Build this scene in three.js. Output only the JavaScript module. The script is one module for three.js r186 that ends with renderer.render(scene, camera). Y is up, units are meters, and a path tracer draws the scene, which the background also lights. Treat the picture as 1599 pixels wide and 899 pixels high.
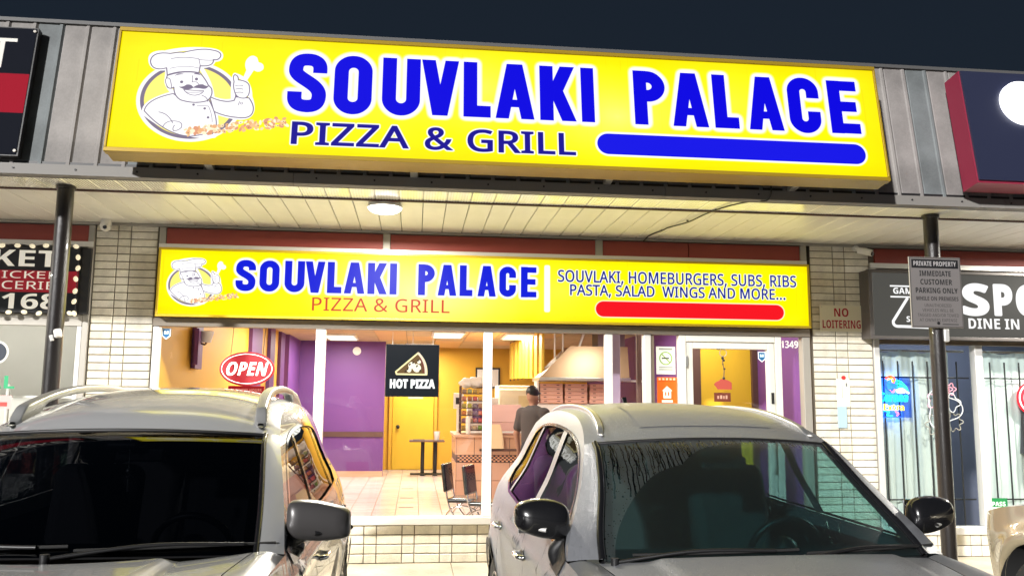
import * as THREE from 'three';
import { RoundedBoxGeometry } from 'three/addons/geometries/RoundedBoxGeometry.js';
import { TessellateModifier } from 'three/addons/modifiers/TessellateModifier.js';
import { mergeGeometries, mergeVertices } from 'three/addons/utils/BufferGeometryUtils.js';
import { MarchingCubes } from 'three/addons/objects/MarchingCubes.js';
import { RectAreaLightUniformsLib } from 'three/addons/lights/RectAreaLightUniformsLib.js';
import { FontLoader } from 'three/addons/loaders/FontLoader.js';
import { TextGeometry } from 'three/addons/geometries/TextGeometry.js';

/* ---------------------------------------------------------------- camera, sky, sun, exposure */
const V = (x, y, z) => new THREE.Vector3(x, y, z);
const scene = new THREE.Scene();
const camera = new THREE.PerspectiveCamera(2 * Math.atan(449.5 / 1350.4) * 180 / Math.PI, 1024 / 575, 0.05, 600);
{
  const yaw = 0.1106, pitch = 0.133, roll = 0.0082;
  const f = V(Math.sin(yaw) * Math.cos(pitch), Math.sin(pitch), -Math.cos(yaw) * Math.cos(pitch));
  const r = V(Math.cos(yaw), 0, Math.sin(yaw)), u = r.clone().cross(f);
  const up = u.clone().multiplyScalar(Math.cos(roll)).addScaledVector(r, -Math.sin(roll));
  camera.position.set(0, 1.66, 9);
  camera.up.copy(up);
  camera.lookAt(camera.position.clone().add(f));
}
scene.add(camera);

{ // night sky: deep blue, a little town glow towards the horizon
  const w = 128, h = 64, d = new Float32Array(w * h * 4);
  for (let y = 0; y < h; y++) for (let x = 0; x < w; x++) {
    const e = Math.max(0, (y + 0.5) / h * 2 - 1), k = Math.pow(1 - e, 2.5), i = (y * w + x) * 4;
    d[i] = 0.0065 + 0.007 * k; d[i + 1] = 0.0115 + 0.008 * k; d[i + 2] = 0.0205 + 0.008 * k; d[i + 3] = 1;
  }
  const t = new THREE.DataTexture(d, w, h, THREE.RGBAFormat, THREE.FloatType);
  t.mapping = THREE.EquirectangularReflectionMapping; t.magFilter = THREE.LinearFilter; t.needsUpdate = true;
  scene.background = t; scene.environment = t;
}
const sun = new THREE.DirectionalLight(new THREE.Color(1, 0.98, 0.96), 4.8);   // the car park's floodlight, high on the left behind the camera
sun.position.set(-17, 12, 24); sun.target.position.set(0, 1.5, 0); sun.shadow.radius = 4;
sun.castShadow = true; Object.assign(sun.shadow.camera, { left: -12, right: 12, top: 12, bottom: -12, near: 1, far: 70 });
sun.shadow.mapSize.set(2048, 2048);
scene.add(sun, sun.target);
const renderer = new THREE.WebGLRenderer({ antialias: true });
renderer.toneMapping = THREE.LinearToneMapping; renderer.toneMappingExposure = 1.12;
renderer.shadowMap.enabled = true;
RectAreaLightUniformsLib.init();

/* ---------------------------------------------------------------- helpers */
let seed = 1234567;
const rnd = () => { seed = (seed + 0x6d2b79f5) | 0; let t = Math.imul(seed ^ (seed >>> 15), 1 | seed); t = (t + Math.imul(t ^ (t >>> 7), 61 | t)) ^ t; return ((t ^ (t >>> 14)) >>> 0) / 4294967296; };
const rr = (a, b) => a + (b - a) * rnd();
const clamp = (x, a = 0, b = 1) => Math.min(b, Math.max(a, x));
const sm = (a, b, x) => { const t = clamp((x - a) / (b - a)); return t * t * (3 - 2 * t); };
const used = {};
const numbered = (n) => { used[n] = (used[n] ?? -1) + 1; return used[n] ? n + '_' + String(used[n]).padStart(3, '0') : n; };
function thing(name, label, category, at = [0, 0, 0], turn = 0, group) {
  const o = new THREE.Group(); o.name = numbered(name); o.position.set(...at); o.rotation.y = turn;
  o.userData = { label, category }; if (group) o.userData.group = group;
  scene.add(o); return o;
}
function ground(name, label, category) { const o = thing(name, label, category); o.userData.kind = 'structure'; return o; }
function part(name, geo, mat, parent, at, rot) {
  const m = new THREE.Mesh(geo, mat); m.name = name; m.castShadow = m.receiveShadow = true;
  if (at) m.position.set(...at); if (rot) m.rotation.set(...rot);
  parent.add(m); return m;
}
function sub(name, parent, at) { const g = new THREE.Group(); g.name = name; if (at) g.position.set(...at); parent.add(g); return g; }
const geoCache = {};
const cached = (k, f) => geoCache[k] ?? (geoCache[k] = f());
const box = (w, h, d) => cached('b' + [w, h, d], () => new THREE.BoxGeometry(w, h, d));
const rbox = (w, h, d, r = 0.01, s = 2) => cached('r' + [w, h, d, r, s], () => new RoundedBoxGeometry(w, h, d, s, r));
const cyl = (r, h, n = 20, r2 = r) => cached('c' + [r, h, n, r2], () => new THREE.CylinderGeometry(r2, r, h, n));
const slab = (x0, x1, y0, y1, z0, z1) => [box(+(x1 - x0).toFixed(4), +(y1 - y0).toFixed(4), +(z1 - z0).toFixed(4)), [(x0 + x1) / 2, (y0 + y1) / 2, (z0 + z1) / 2]];
const boxPart = (name, x0, x1, y0, y1, z0, z1, mat, parent) => { const [g, p] = slab(x0, x1, y0, y1, z0, z1); return part(name, g, mat, parent, p); };
const rboxPart = (name, x0, x1, y0, y1, z0, z1, mat, parent, r = 0.006) => part(name, rbox(+(x1 - x0).toFixed(4), +(y1 - y0).toFixed(4), +(z1 - z0).toFixed(4), r), mat, parent, [(x0 + x1) / 2, (y0 + y1) / 2, (z0 + z1) / 2]);
const tube = (pts, r, seg = 40, n = 8, closed = false) => new THREE.TubeGeometry(new THREE.CatmullRomCurve3(pts.map((p) => V(...p)), closed), seg, r, n, closed);
const moved = (g, x = 0, y = 0, z = 0, rx = 0, ry = 0, rz = 0) => { g = g.clone(); g.applyMatrix4(new THREE.Matrix4().compose(V(x, y, z), new THREE.Quaternion().setFromEuler(new THREE.Euler(rx, ry, rz)), V(1, 1, 1))); return g; };
const merge = (list) => mergeGeometries(list.map((g) => { g = g.index ? g.toNonIndexed() : g.clone(); for (const k of Object.keys(g.attributes)) if (!['position', 'normal', 'uv'].includes(k)) g.deleteAttribute(k); if (!g.attributes.uv) g.setAttribute('uv', new THREE.BufferAttribute(new Float32Array(g.attributes.position.count * 2), 2)); return g; }));
function pchip(pts) { // monotone cubic through [x, y] pairs
  const n = pts.length, x = pts.map((p) => p[0]), y = pts.map((p) => p[1]), d = [], m = [];
  for (let i = 0; i < n - 1; i++) d[i] = (y[i + 1] - y[i]) / (x[i + 1] - x[i]);
  m[0] = d[0]; m[n - 1] = d[n - 2];
  for (let i = 1; i < n - 1; i++) m[i] = d[i - 1] * d[i] <= 0 ? 0 : 2 * d[i - 1] * d[i] / (d[i - 1] + d[i]);
  return (t) => {
    if (t <= x[0]) return y[0]; if (t >= x[n - 1]) return y[n - 1];
    let i = 0; while (t > x[i + 1]) i++;
    const h = x[i + 1] - x[i], s = (t - x[i]) / h, s2 = s * s, s3 = s2 * s;
    return y[i] * (2 * s3 - 3 * s2 + 1) + h * m[i] * (s3 - 2 * s2 + s) + y[i + 1] * (-2 * s3 + 3 * s2) + h * m[i + 1] * (s3 - s2);
  };
}
function grid(nu, nv, f, flip = false) { // smooth sheet from f(u, v) -> [x, y, z], u and v 0..1
  const p = [], uv = [], ix = [];
  for (let j = 0; j <= nv; j++) for (let i = 0; i <= nu; i++) { p.push(...f(i / nu, j / nv)); uv.push(i / nu, j / nv); }
  for (let j = 0; j < nv; j++) for (let i = 0; i < nu; i++) {
    const a = j * (nu + 1) + i, b = a + 1, c = a + nu + 1, d = c + 1;
    if (flip) ix.push(a, c, b, b, c, d); else ix.push(a, b, c, b, d, c);
  }
  const g = new THREE.BufferGeometry();
  g.setAttribute('position', new THREE.Float32BufferAttribute(p, 3)); g.setAttribute('uv', new THREE.Float32BufferAttribute(uv, 2)); g.setIndex(ix);
  g.computeVertexNormals(); return g;
}
/* textures */
function noiseField(n, octaves, s0) { // tiling value noise, 0..1
  const out = new Float32Array(n * n); let amp = 1, tot = 0, cells = s0;
  for (let o = 0; o < octaves; o++) {
    const g = new Float32Array(cells * cells).map(() => rnd());
    for (let y = 0; y < n; y++) for (let x = 0; x < n; x++) {
      const fx = x / n * cells, fy = y / n * cells, ix = Math.floor(fx), iy = Math.floor(fy), u = fx - ix, v = fy - iy, a = u * u * (3 - 2 * u), b = v * v * (3 - 2 * v);
      const q = (i, j) => g[((iy + j) % cells) * cells + (ix + i) % cells];
      out[y * n + x] += amp * ((q(0, 0) * (1 - a) + q(1, 0) * a) * (1 - b) + (q(0, 1) * (1 - a) + q(1, 1) * a) * b);
    }
    tot += amp; amp *= 0.55; cells *= 2;
  }
  return out.map((v) => v / tot);
}
function dataTex(n, f, repeat = 1, srgb = false) {
  const d = new Uint8Array(n * n * 4);
  for (let i = 0; i < n * n; i++) { const c = f(i); d[i * 4] = c[0] * 255; d[i * 4 + 1] = (c[1] ?? c[0]) * 255; d[i * 4 + 2] = (c[2] ?? c[0]) * 255; d[i * 4 + 3] = 255; }
  const t = new THREE.DataTexture(d, n, n); t.wrapS = t.wrapT = THREE.RepeatWrapping; t.magFilter = THREE.LinearFilter; t.repeat.set(repeat, repeat);
  if (srgb) t.colorSpace = THREE.SRGBColorSpace; t.needsUpdate = true; return t;
}
const NF = noiseField(256, 5, 8), NC = noiseField(256, 6, 4), NG = noiseField(256, 2, 96);
const rep = (t, a, b = a) => { const c = t.clone(); c.repeat.set(a, b); c.needsUpdate = true; return c; };
const texGrain = dataTex(256, (i) => [0.5 * NF[i] + 0.5 * NG[i]]);
const texBlotch = dataTex(256, (i) => [clamp(0.86 + 0.28 * (NC[i] - 0.5))], 1);
const texBlotchStrong = dataTex(256, (i) => [clamp(0.78 + 0.7 * (NC[i] - 0.5) + 0.14 * (NG[i] - 0.5))], 1);
const texRough = dataTex(256, (i) => [clamp(0.55 + 0.8 * (NC[i] - 0.5))], 1);
const lin = (r, g, b) => new THREE.Color().setRGB(r, g, b);
const std = (c, o = {}) => new THREE.MeshStandardMaterial({ color: Array.isArray(c) ? lin(...c) : c, roughness: 0.6, ...o });
const phys = (c, o = {}) => new THREE.MeshPhysicalMaterial({ color: Array.isArray(c) ? lin(...c) : c, roughness: 0.5, ...o });
const canvasTex = (w, h, draw) => {
  const c = document.createElement('canvas'); c.width = w; c.height = h; const g = c.getContext('2d'); draw(g, w, h);
  const t = new THREE.CanvasTexture(c); t.colorSpace = THREE.SRGBColorSpace; t.anisotropy = 8; return t;
};
const glow = (tex, k, c = 0xffffff) => new THREE.MeshPhysicalMaterial({ color: 0x030303, roughness: 0.5, specularIntensity: 0.12, emissive: c, emissiveMap: tex ?? null, emissiveIntensity: k });
const print = (tex, o = {}) => new THREE.MeshStandardMaterial({ map: tex, roughness: 0.5, ...o });
function areaLight(name, color, intensity, w, h, at, towards, parent = scene) {
  const l = new THREE.RectAreaLight(color, intensity, w, h); l.name = name; l.position.set(...at); parent.add(l); l.lookAt(...towards); return l;
}
function pointLight(name, color, intensity, at, radius = 1) {
  const l = new THREE.PointLight(color, intensity); l.name = name; l.position.set(...at); l.castShadow = true; l.shadow.radius = radius; scene.add(l); return l;
}
/* shared materials */
const M = {
  mortar: std([0.15, 0.13, 0.095], { roughness: 0.95 }),
  alu: std([0.72, 0.71, 0.68], { metalness: 0.35, roughness: 0.38 }),
  aluDull: std([0.36, 0.34, 0.30], { metalness: 0.3, roughness: 0.5 }),
  bronze: std([0.16, 0.125, 0.09], { roughness: 0.5 }),
  red: std([0.33, 0.055, 0.04], { roughness: 0.55, map: rep(texBlotch, 0.7) }),
  black: std([0.012, 0.012, 0.013], { roughness: 0.45 }),
  blackGloss: phys([0.008, 0.008, 0.009], { roughness: 0.22, clearcoat: 0.6 }),
  rubber: std([0.015, 0.015, 0.015], { roughness: 0.85 }),
  white: std([0.78, 0.77, 0.73], { roughness: 0.5 }),
  steel: std([0.55, 0.55, 0.53], { metalness: 0.85, roughness: 0.28 }),
  chrome: std([0.8, 0.8, 0.8], { metalness: 1, roughness: 0.08 }),
  pane: phys([0.97, 0.985, 0.97], { transmission: 1, roughness: 0, ior: 1.55, thickness: 0, specularIntensity: 1 }),
  purple: std([0.165, 0.055, 0.255], { roughness: 0.55, map: rep(texBlotch, 0.4) }),
  purpleDark: std([0.12, 0.04, 0.17], { roughness: 0.5 }),
  yellow: std([0.74, 0.42, 0.03], { roughness: 0.55, map: rep(texBlotch, 0.4) }),
  yellowBright: std([0.80, 0.52, 0.03], { roughness: 0.5, map: rep(texBlotch, 0.4) }),
  brown: std([0.10, 0.05, 0.04], { roughness: 0.5 }),
  ceilingTile: std([0.62, 0.46, 0.27], { roughness: 0.8, map: rep(texBlotch, 1) }),
  salmon: std([0.72, 0.44, 0.29], { roughness: 0.35, map: rep(texBlotch, 1) }),
  concrete: std([0.50, 0.44, 0.335], { roughness: 0.85, map: texBlotchStrong, bumpMap: texGrain, bumpScale: 0.004 }),
  asphalt: std([0.045, 0.045, 0.047], { roughness: 0.55, map: rep(texBlotchStrong, 1), bumpMap: rep(texGrain, 1), bumpScale: 0.006 }),
};
/* ---------------------------------------------------------------- ground */
{
  const lot = ground('parking_lot', 'wet dark asphalt of the parking lot under the cars', 'ground');
  const g = new THREE.PlaneGeometry(400, 400, 8, 8); g.rotateX(-Math.PI / 2);
  const uv = g.attributes.uv; for (let i = 0; i < uv.count; i++) uv.setXY(i, uv.getX(i) * 200, uv.getY(i) * 200);
  part('asphalt', g, M.asphalt, lot, [0, -0.055, 102]);
  const paint = std([0.7, 0.68, 0.55], { roughness: 0.7, map: texBlotchStrong });
  for (const x of [-2.88, 0.12, 3.12, 6.12]) part('stall_line', new THREE.BoxGeometry(0.1, 0.004, 5), paint, lot, [x, -0.053, 4.6]);
  const walk = ground('sidewalk', 'pale concrete sidewalk along the shopfronts', 'pavement');
  for (let i = -6; i < 7; i++) { const [gg, p] = slab(i * 1.6 + 0.404, i * 1.6 + 1.996, -0.2, 0.068 + 0.003 * rnd(), 0.0, 1.72); part('paving_slab', gg, M.concrete, walk, p); }
  boxPart('bedding', -10, 12, -0.22, 0.05, -0.05, 1.715, M.mortar, walk);
  const kerb = ground('kerb', 'concrete kerb edging the sidewalk', 'kerb');
  for (let i = -4; i < 5; i++) part('kerb_stone', rbox(2.39, 0.27, 0.15, 0.02), M.concrete, kerb, [i * 2.4 + 0.8, -0.066, 1.797]);
}

/* ---------------------------------------------------------------- the plaza building */
const plaza = thing('shopping_plaza', 'low strip plaza building with grey ribbed fascia, white soffit and cream brick pillars', 'building');
const brickMats = [[0.80, 0.75, 0.62], [0.83, 0.78, 0.66], [0.76, 0.70, 0.57], [0.84, 0.80, 0.70], [0.77, 0.70, 0.55], [0.68, 0.61, 0.47]].map((c, i) => std(c, { roughness: 0.75, map: rep(texBlotchStrong, 0.6 + 0.13 * i, 0.5), bumpMap: rep(texGrain, 0.8 + 0.1 * i), bumpScale: 0.006 }));
function brickGeo(w, h, v) { // a block with a chamfered front edge, slightly uneven
  return cached('brick' + [w.toFixed(3), h.toFixed(3), v], () => {
    const c = 0.005, d = 0.05, j = () => rr(-0.0012, 0.0012);
    const f = [[-w / 2 + c + j(), -h / 2 + c + j(), 0], [w / 2 - c + j(), -h / 2 + c + j(), 0], [w / 2 - c + j(), h / 2 - c + j(), 0], [-w / 2 + c + j(), h / 2 - c + j(), 0]];
    const m = [[-w / 2, -h / 2, -c], [w / 2, -h / 2, -c], [w / 2, h / 2, -c], [-w / 2, h / 2, -c]], b = m.map((p) => [p[0], p[1], -d]);
    const P = [], U = [], tri = (a, q, r) => { for (const p of [a, q, r]) { P.push(...p); U.push(p[0] * 2 + v * 0.31, p[1] * 2 + p[2] + v * 0.17); } };
    tri(f[0], f[1], f[2]); tri(f[0], f[2], f[3]);
    for (let i = 0; i < 4; i++) { const k = (i + 1) % 4; tri(m[i], m[k], f[k]); tri(m[i], f[k], f[i]); tri(b[i], b[k], m[k]); tri(b[i], m[k], m[i]); }
    const g = new THREE.BufferGeometry(); g.setAttribute('position', new THREE.Float32BufferAttribute(P, 3)); g.setAttribute('uv', new THREE.Float32BufferAttribute(U, 2)); g.computeVertexNormals(); return g;
  });
}
function brickwork(owner, name, x0, y0, y1, cols, course, zf, joint = 0.009) {
  const grp = sub(name, owner), w = cols.reduce((a, b) => a + b, 0);
  boxPart('mortar', x0, x0 + w, y0, y1, zf - 0.30, zf - 0.010, M.mortar, grp);
  const n = Math.round((y1 - y0) / course), h = (y1 - y0) / n;
  for (let r = 0; r < n; r++) {
    let x = x0;
    for (const c of cols) {
      const bw = c - joint, v = Math.floor(rnd() * 3);
      part('brick', brickGeo(bw, h - joint, v), brickMats[Math.floor(rnd() * rnd() * 6)], grp, [x + c / 2, y0 + (r + 0.5) * h, zf + rr(-0.003, 0.002)]);
      x += c;
    }
  }
  return grp;
}
brickwork(plaza, 'brick_pillar', -3.235, 0.07, 3.44, [0.215, 0.125, 0.265], 0.078, 0.0);
brickwork(plaza, 'brick_pillar', 4.31, 0.07, 3.44, [0.265, 0.135, 0.285], 0.078, 0.0);
const lowCols = []; for (let i = 0; i < 14; i++) lowCols.push(0.255, 0.1237); lowCols.push(0.139);
brickwork(plaza, 'low_brick_wall', -2.62, 0.07, 0.44, lowCols, 0.0925, 0.0);
brickwork(plaza, 'low_brick_wall', 5.0, 0.07, 0.30, Array.from({ length: 18 }, (_, i) => (i % 2 ? 0.1237 : 0.255)), 0.0925, 0.0);
brickwork(plaza, 'low_brick_wall', -8.0, 0.07, 0.44, Array.from({ length: 25 }, (_, i) => (i % 2 ? 0.1237 : 0.2585)), 0.0925, 0.0);

/* fascia: a mansard of ribbed metal panels leaning back */
const TILT = 0.1623;
{
  const fascia = sub('fascia', plaza, [0, 3.415, 2.10]); fascia.rotation.x = -TILT;
  const tones = [[0.275, 0.255, 0.245], [0.315, 0.295, 0.28], [0.29, 0.27, 0.26], [0.18, 0.20, 0.205]].map((c, i) => std(c, { metalness: 0, roughness: 0.7, map: rep(texBlotchStrong, 1.2, 0.7 + 0.1 * i) }));
  const prof = new THREE.Shape(); // one panel in plan: a flat pan and a raised rib at its edge
  prof.moveTo(-0.1035, -0.02); prof.lineTo(-0.1035, -0.004); prof.lineTo(-0.097, 0); prof.lineTo(0.058, 0); prof.lineTo(0.068, 0.009); prof.lineTo(0.088, 0.009); prof.lineTo(0.0975, -0.002); prof.lineTo(0.1035, -0.008); prof.lineTo(0.1035, -0.02); prof.closePath();
  const pg = new THREE.ExtrudeGeometry(prof, { depth: 1.30, bevelEnabled: false }); pg.rotateX(-Math.PI / 2); pg.scale(1, 1, -1);
  { const ix = pg.attributes.position, n = ix.count; for (let i = 0; i < n; i += 3) for (const k of ['position', 'normal', 'uv']) { const a = pg.attributes[k], s = a.itemSize, t = []; for (let c = 0; c < s; c++) t.push(a.array[(i + 1) * s + c]); for (let c = 0; c < s; c++) { a.array[(i + 1) * s + c] = a.array[(i + 2) * s + c]; a.array[(i + 2) * s + c] = t[c]; } } }
  pg.computeVertexNormals();
  boxPart('backing', -11.6, 12.2, 0, 1.29, -0.12, -0.021, M.black, fascia);
  for (let i = -40; i < 56; i++) { const k = ((i % 4) + 4) % 4; part('siding_panel', pg, tones[k === 3 ? 3 : Math.floor(rnd() * 3)], fascia, [-2.81 + i * 0.2085, 0.012, 0]); }
  boxPart('cap_flashing', -11.6, 12.2, 1.312, 1.345, -0.14, 0.022, std([0.10, 0.10, 0.10], { metalness: 0.3 }), fascia);
  const trim = std([0.20, 0.19, 0.175], { metalness: 0, roughness: 0.6 });
  for (let i = -3; i < 4; i++) boxPart('drip_trim', i * 3.05 - 1.0, i * 3.05 + 2.046, -0.032, 0.055, -0.03, 0.026, trim, fascia);
  for (let i = -20; i < 26; i++) part('screw', cyl(0.008, 0.008, 8), M.black, fascia, [i * 0.46 + 0.1, 0.014, 0.029], [Math.PI / 2, 0, 0]);
}
/* soffit: tongue-and-groove aluminium boards with a channel along them */
{
  const soffit = sub('soffit', plaza);
  const tone = [[0.86, 0.84, 0.77], [0.83, 0.81, 0.74], [0.88, 0.86, 0.79]].map((c, i) => phys(c, { roughness: 0.34, metalness: 0.0, map: rep(texBlotch, 0.9, 0.3 + 0.2 * i), bumpMap: rep(texGrain, 0.25, 0.05), bumpScale: 0.002 }));
  const toneOut = [[0.86, 0.84, 0.77], [0.83, 0.81, 0.74], [0.88, 0.86, 0.79]].map((c) => phys(c, { roughness: 0.13, specularIntensity: 1.6, map: rep(texBlotch, 0.9, 0.4) }));
  const board = (d) => { const s = new THREE.Shape(); s.moveTo(-0.1015, 0.018); s.lineTo(-0.1015, 0.005); s.lineTo(-0.0975, 0); s.lineTo(0.0975, 0); s.lineTo(0.1015, 0.005); s.lineTo(0.1015, 0.018); s.closePath(); const g = new THREE.ExtrudeGeometry(s, { depth: d, bevelEnabled: false }); return g; };
  const ribbed = (d) => { const s = new THREE.Shape(); s.moveTo(-0.1035, 0.018); s.lineTo(-0.1035, 0.005); s.lineTo(-0.0985, 0); for (let k = 0; k < 8; k++) { const x = -0.0985 + k * 0.0246; s.lineTo(x + 0.016, 0.0); s.lineTo(x + 0.018, 0.0035); s.lineTo(x + 0.0225, 0.0035); s.lineTo(x + 0.0246, 0); } s.lineTo(0.1035, 0.005); s.lineTo(0.1035, 0.018); s.closePath(); return new THREE.ExtrudeGeometry(s, { depth: d, bevelEnabled: false }); };
  const a = board(1.395), b = ribbed(0.60);
  boxPart('backing', -11, 12, 3.461, 3.50, 0.0, 2.09, M.black, soffit);
  for (let i = -36; i < 52; i++) {
    part('soffit_board', a, tone[Math.floor(rnd() * 3)], soffit, [-0.066 + i * 0.2095, 3.442 + rr(0, 0.0015), 0.012]);
    part('outer_soffit_board', b, toneOut[Math.floor(rnd() * 3)], soffit, [-0.066 + i * 0.2095, 3.440 + rr(0, 0.002), 1.442]);
  }
  boxPart('channel', -11, 12, 3.428, 3.458, 1.411, 1.438, M.brown, soffit);
  boxPart('wall_moulding', -11, 12, 3.415, 3.441, 0.002, 0.03, M.aluDull, soffit);
}
/* shell of the building */
{
  const stucco = std([0.35, 0.33, 0.30], { roughness: 0.9 });
  boxPart('roof', -11.6, 12.2, 3.505, 3.62, -14.6, 2.0, std([0.06, 0.06, 0.06], { roughness: 0.95 }), plaza);
  boxPart('parapet_wall', -11.6, 12.2, 3.62, 4.55, 1.55, 1.70, stucco, plaza);
  boxPart('rear_wall', -11.6, 12.2, -0.1, 3.505, -14.6, -14.3, stucco, plaza);
  boxPart('side_wall', -11.6, -11.3, -0.1, 3.505, -14.3, 0, stucco, plaza);
  boxPart('side_wall', 11.9, 12.2, -0.1, 3.505, -14.3, 0, stucco, plaza);
  boxPart('outer_pillar', -11.3, -8.0, 0.07, 3.44, -0.3, 0.0, brickMats[1], plaza);
  boxPart('outer_pillar', 8.5, 11.9, 0.07, 3.44, -0.3, 0.0, brickMats[1], plaza);
}
/* the shopfront of the restaurant */
{
  const sf = sub('shopfront_window', plaza);
  const fr = (x0, x1, y0, y1, m = M.alu, z0 = -0.075, z1 = 0.025) => rboxPart('frame', x0, x1, y0, y1, z0, z1, m, sf, 0.005);
  rboxPart('sill', -2.615, 2.80, 0.448, 0.52, -0.11, 0.05, M.alu, sf, 0.008);
  boxPart('inner_ledge', -2.60, 2.78, 0.44, 0.50, -0.26, -0.115, M.bronze, sf);
  fr(-2.615, -2.555, 0.523, 2.40, M.alu);
  fr(-1.014, -0.918, 0.523, 2.40); fr(0.708, 0.798, 0.523, 2.40); fr(2.00, 2.075, 0.523, 2.40); fr(2.415, 2.49, 0.523, 2.40);
  fr(2.493, 2.53, 0.523, 2.40, M.bronze, -0.07, 0.01);
  boxPart('header', -2.615, 4.26, 2.405, 2.485, -0.09, 0.04, std([0.22, 0.19, 0.15], { metalness: 0.3, roughness: 0.5 }), sf);
  const sheet = (x0, x1, y0 = 0.523, y1 = 2.403) => part('pane', new THREE.PlaneGeometry(x1 - x0, y1 - y0), M.pane, sf, [(x0 + x1) / 2, (y0 + y1) / 2, -0.03]);
  sheet(-2.557, -1.012); sheet(-0.920, 0.710); sheet(0.796, 2.002); sheet(2.073, 2.417); sheet(2.528, 2.802);
  // band of red panels above the sign
  const band = sub('transom_band', plaza);
  boxPart('backing', -2.615, 4.26, 2.485, 3.44, -0.16, -0.03, M.bronze, band);
  const redPanel = (x0, x1, y0 = 3.245, y1 = 3.405) => boxPart('red_panel', x0, x1, y0, y1, -0.03, 0.004, M.red, band);
  redPanel(-2.545, -0.365); redPanel(-0.285, 1.895); redPanel(1.978, 2.924); redPanel(2.932, 4.19);
  for (const [x0, x1] of [[-2.613, -2.548], [-0.362, -0.288], [1.898, 1.975], [4.193, 4.262]]) rboxPart('mullion', x0, x1, 3.18, 3.413, -0.03, 0.022, M.aluDull, band, 0.004);
  rboxPart('rail', -2.612, 4.262, 3.185, 3.242, -0.03, 0.028, M.alu, band, 0.004);
  // neighbours' red bands
  redPanel(-8.0, -3.30); redPanel(5.07, 8.5);
  rboxPart('rail', -8.0, -3.245, 3.185, 3.242, -0.03, 0.028, M.alu, band, 0.004); rboxPart('rail', 5.0, 8.5, 3.185, 3.242, -0.03, 0.028, M.alu, band, 0.004);
  rboxPart('mullion', -3.298, -3.24, 0.45, 3.413, -0.03, 0.024, M.aluDull, band, 0.004); rboxPart('mullion', 5.0, 5.062, 0.32, 3.183, -0.03, 0.024, M.alu, band, 0.004);
  boxPart('backing', -8.0, -3.24, 2.42, 3.44, -0.16, -0.03, M.bronze, band); boxPart('backing', 5.0, 8.5, 2.36, 3.44, -0.16, -0.03, M.bronze, band);
}
{ // entrance door and the narrow light beside it
  const d = sub('entrance_door', plaza);
  const cream = std([0.70, 0.69, 0.62], { metalness: 0.1, roughness: 0.45 });
  rboxPart('door_frame', 2.80, 2.872, 0.07, 2.40, -0.08, 0.03, cream, d); rboxPart('door_frame', 3.866, 3.936, 0.07, 2.40, -0.08, 0.03, cream, d); rboxPart('door_frame', 2.874, 3.864, 2.335, 2.40, -0.08, 0.03, cream, d);
  rboxPart('stile', 2.878, 2.952, 0.085, 2.328, -0.065, 0.012, cream, d); rboxPart('stile', 3.786, 3.860, 0.085, 2.328, -0.065, 0.012, cream, d);
  rboxPart('top_rail', 2.954, 3.784, 2.262, 2.328, -0.065, 0.012, cream, d); rboxPart('bottom_rail', 2.954, 3.784, 0.085, 0.33, -0.065, 0.012, cream, d);
  part('door_glass', new THREE.PlaneGeometry(0.834, 1.934), M.pane, d, [3.369, 1.296, -0.03]);
  for (const y of [2.12, 1.25, 0.35]) for (const k of [0, 1]) rboxPart('hinge', 2.862 + k * 0.013, 2.874 + k * 0.013, y - 0.06, y + 0.06, 0.026, 0.042, M.steel, d, 0.004);
  rboxPart('lock_plate', 3.812, 3.843, 1.68, 1.80, 0.010, 0.022, M.black, d, 0.004);
  part('pull_handle', tube([[3.82, 0.95, 0.012], [3.82, 0.97, 0.06], [3.82, 1.15, 0.07], [3.82, 1.33, 0.06], [3.82, 1.35, 0.012]], 0.011), M.steel, d);
  rboxPart('threshold', 2.80, 4.26, 0.055, 0.082, -0.12, 0.06, M.aluDull, d);
  rboxPart('side_frame', 4.178, 4.262, 0.085, 2.40, -0.08, 0.03, M.aluDull, d); rboxPart('side_rail', 3.94, 4.176, 0.085, 0.45, -0.07, 0.02, M.alu, d);
  part('side_glass', new THREE.PlaneGeometry(0.24, 1.952), M.pane, d, [4.057, 1.426, -0.03]);
}
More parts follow.
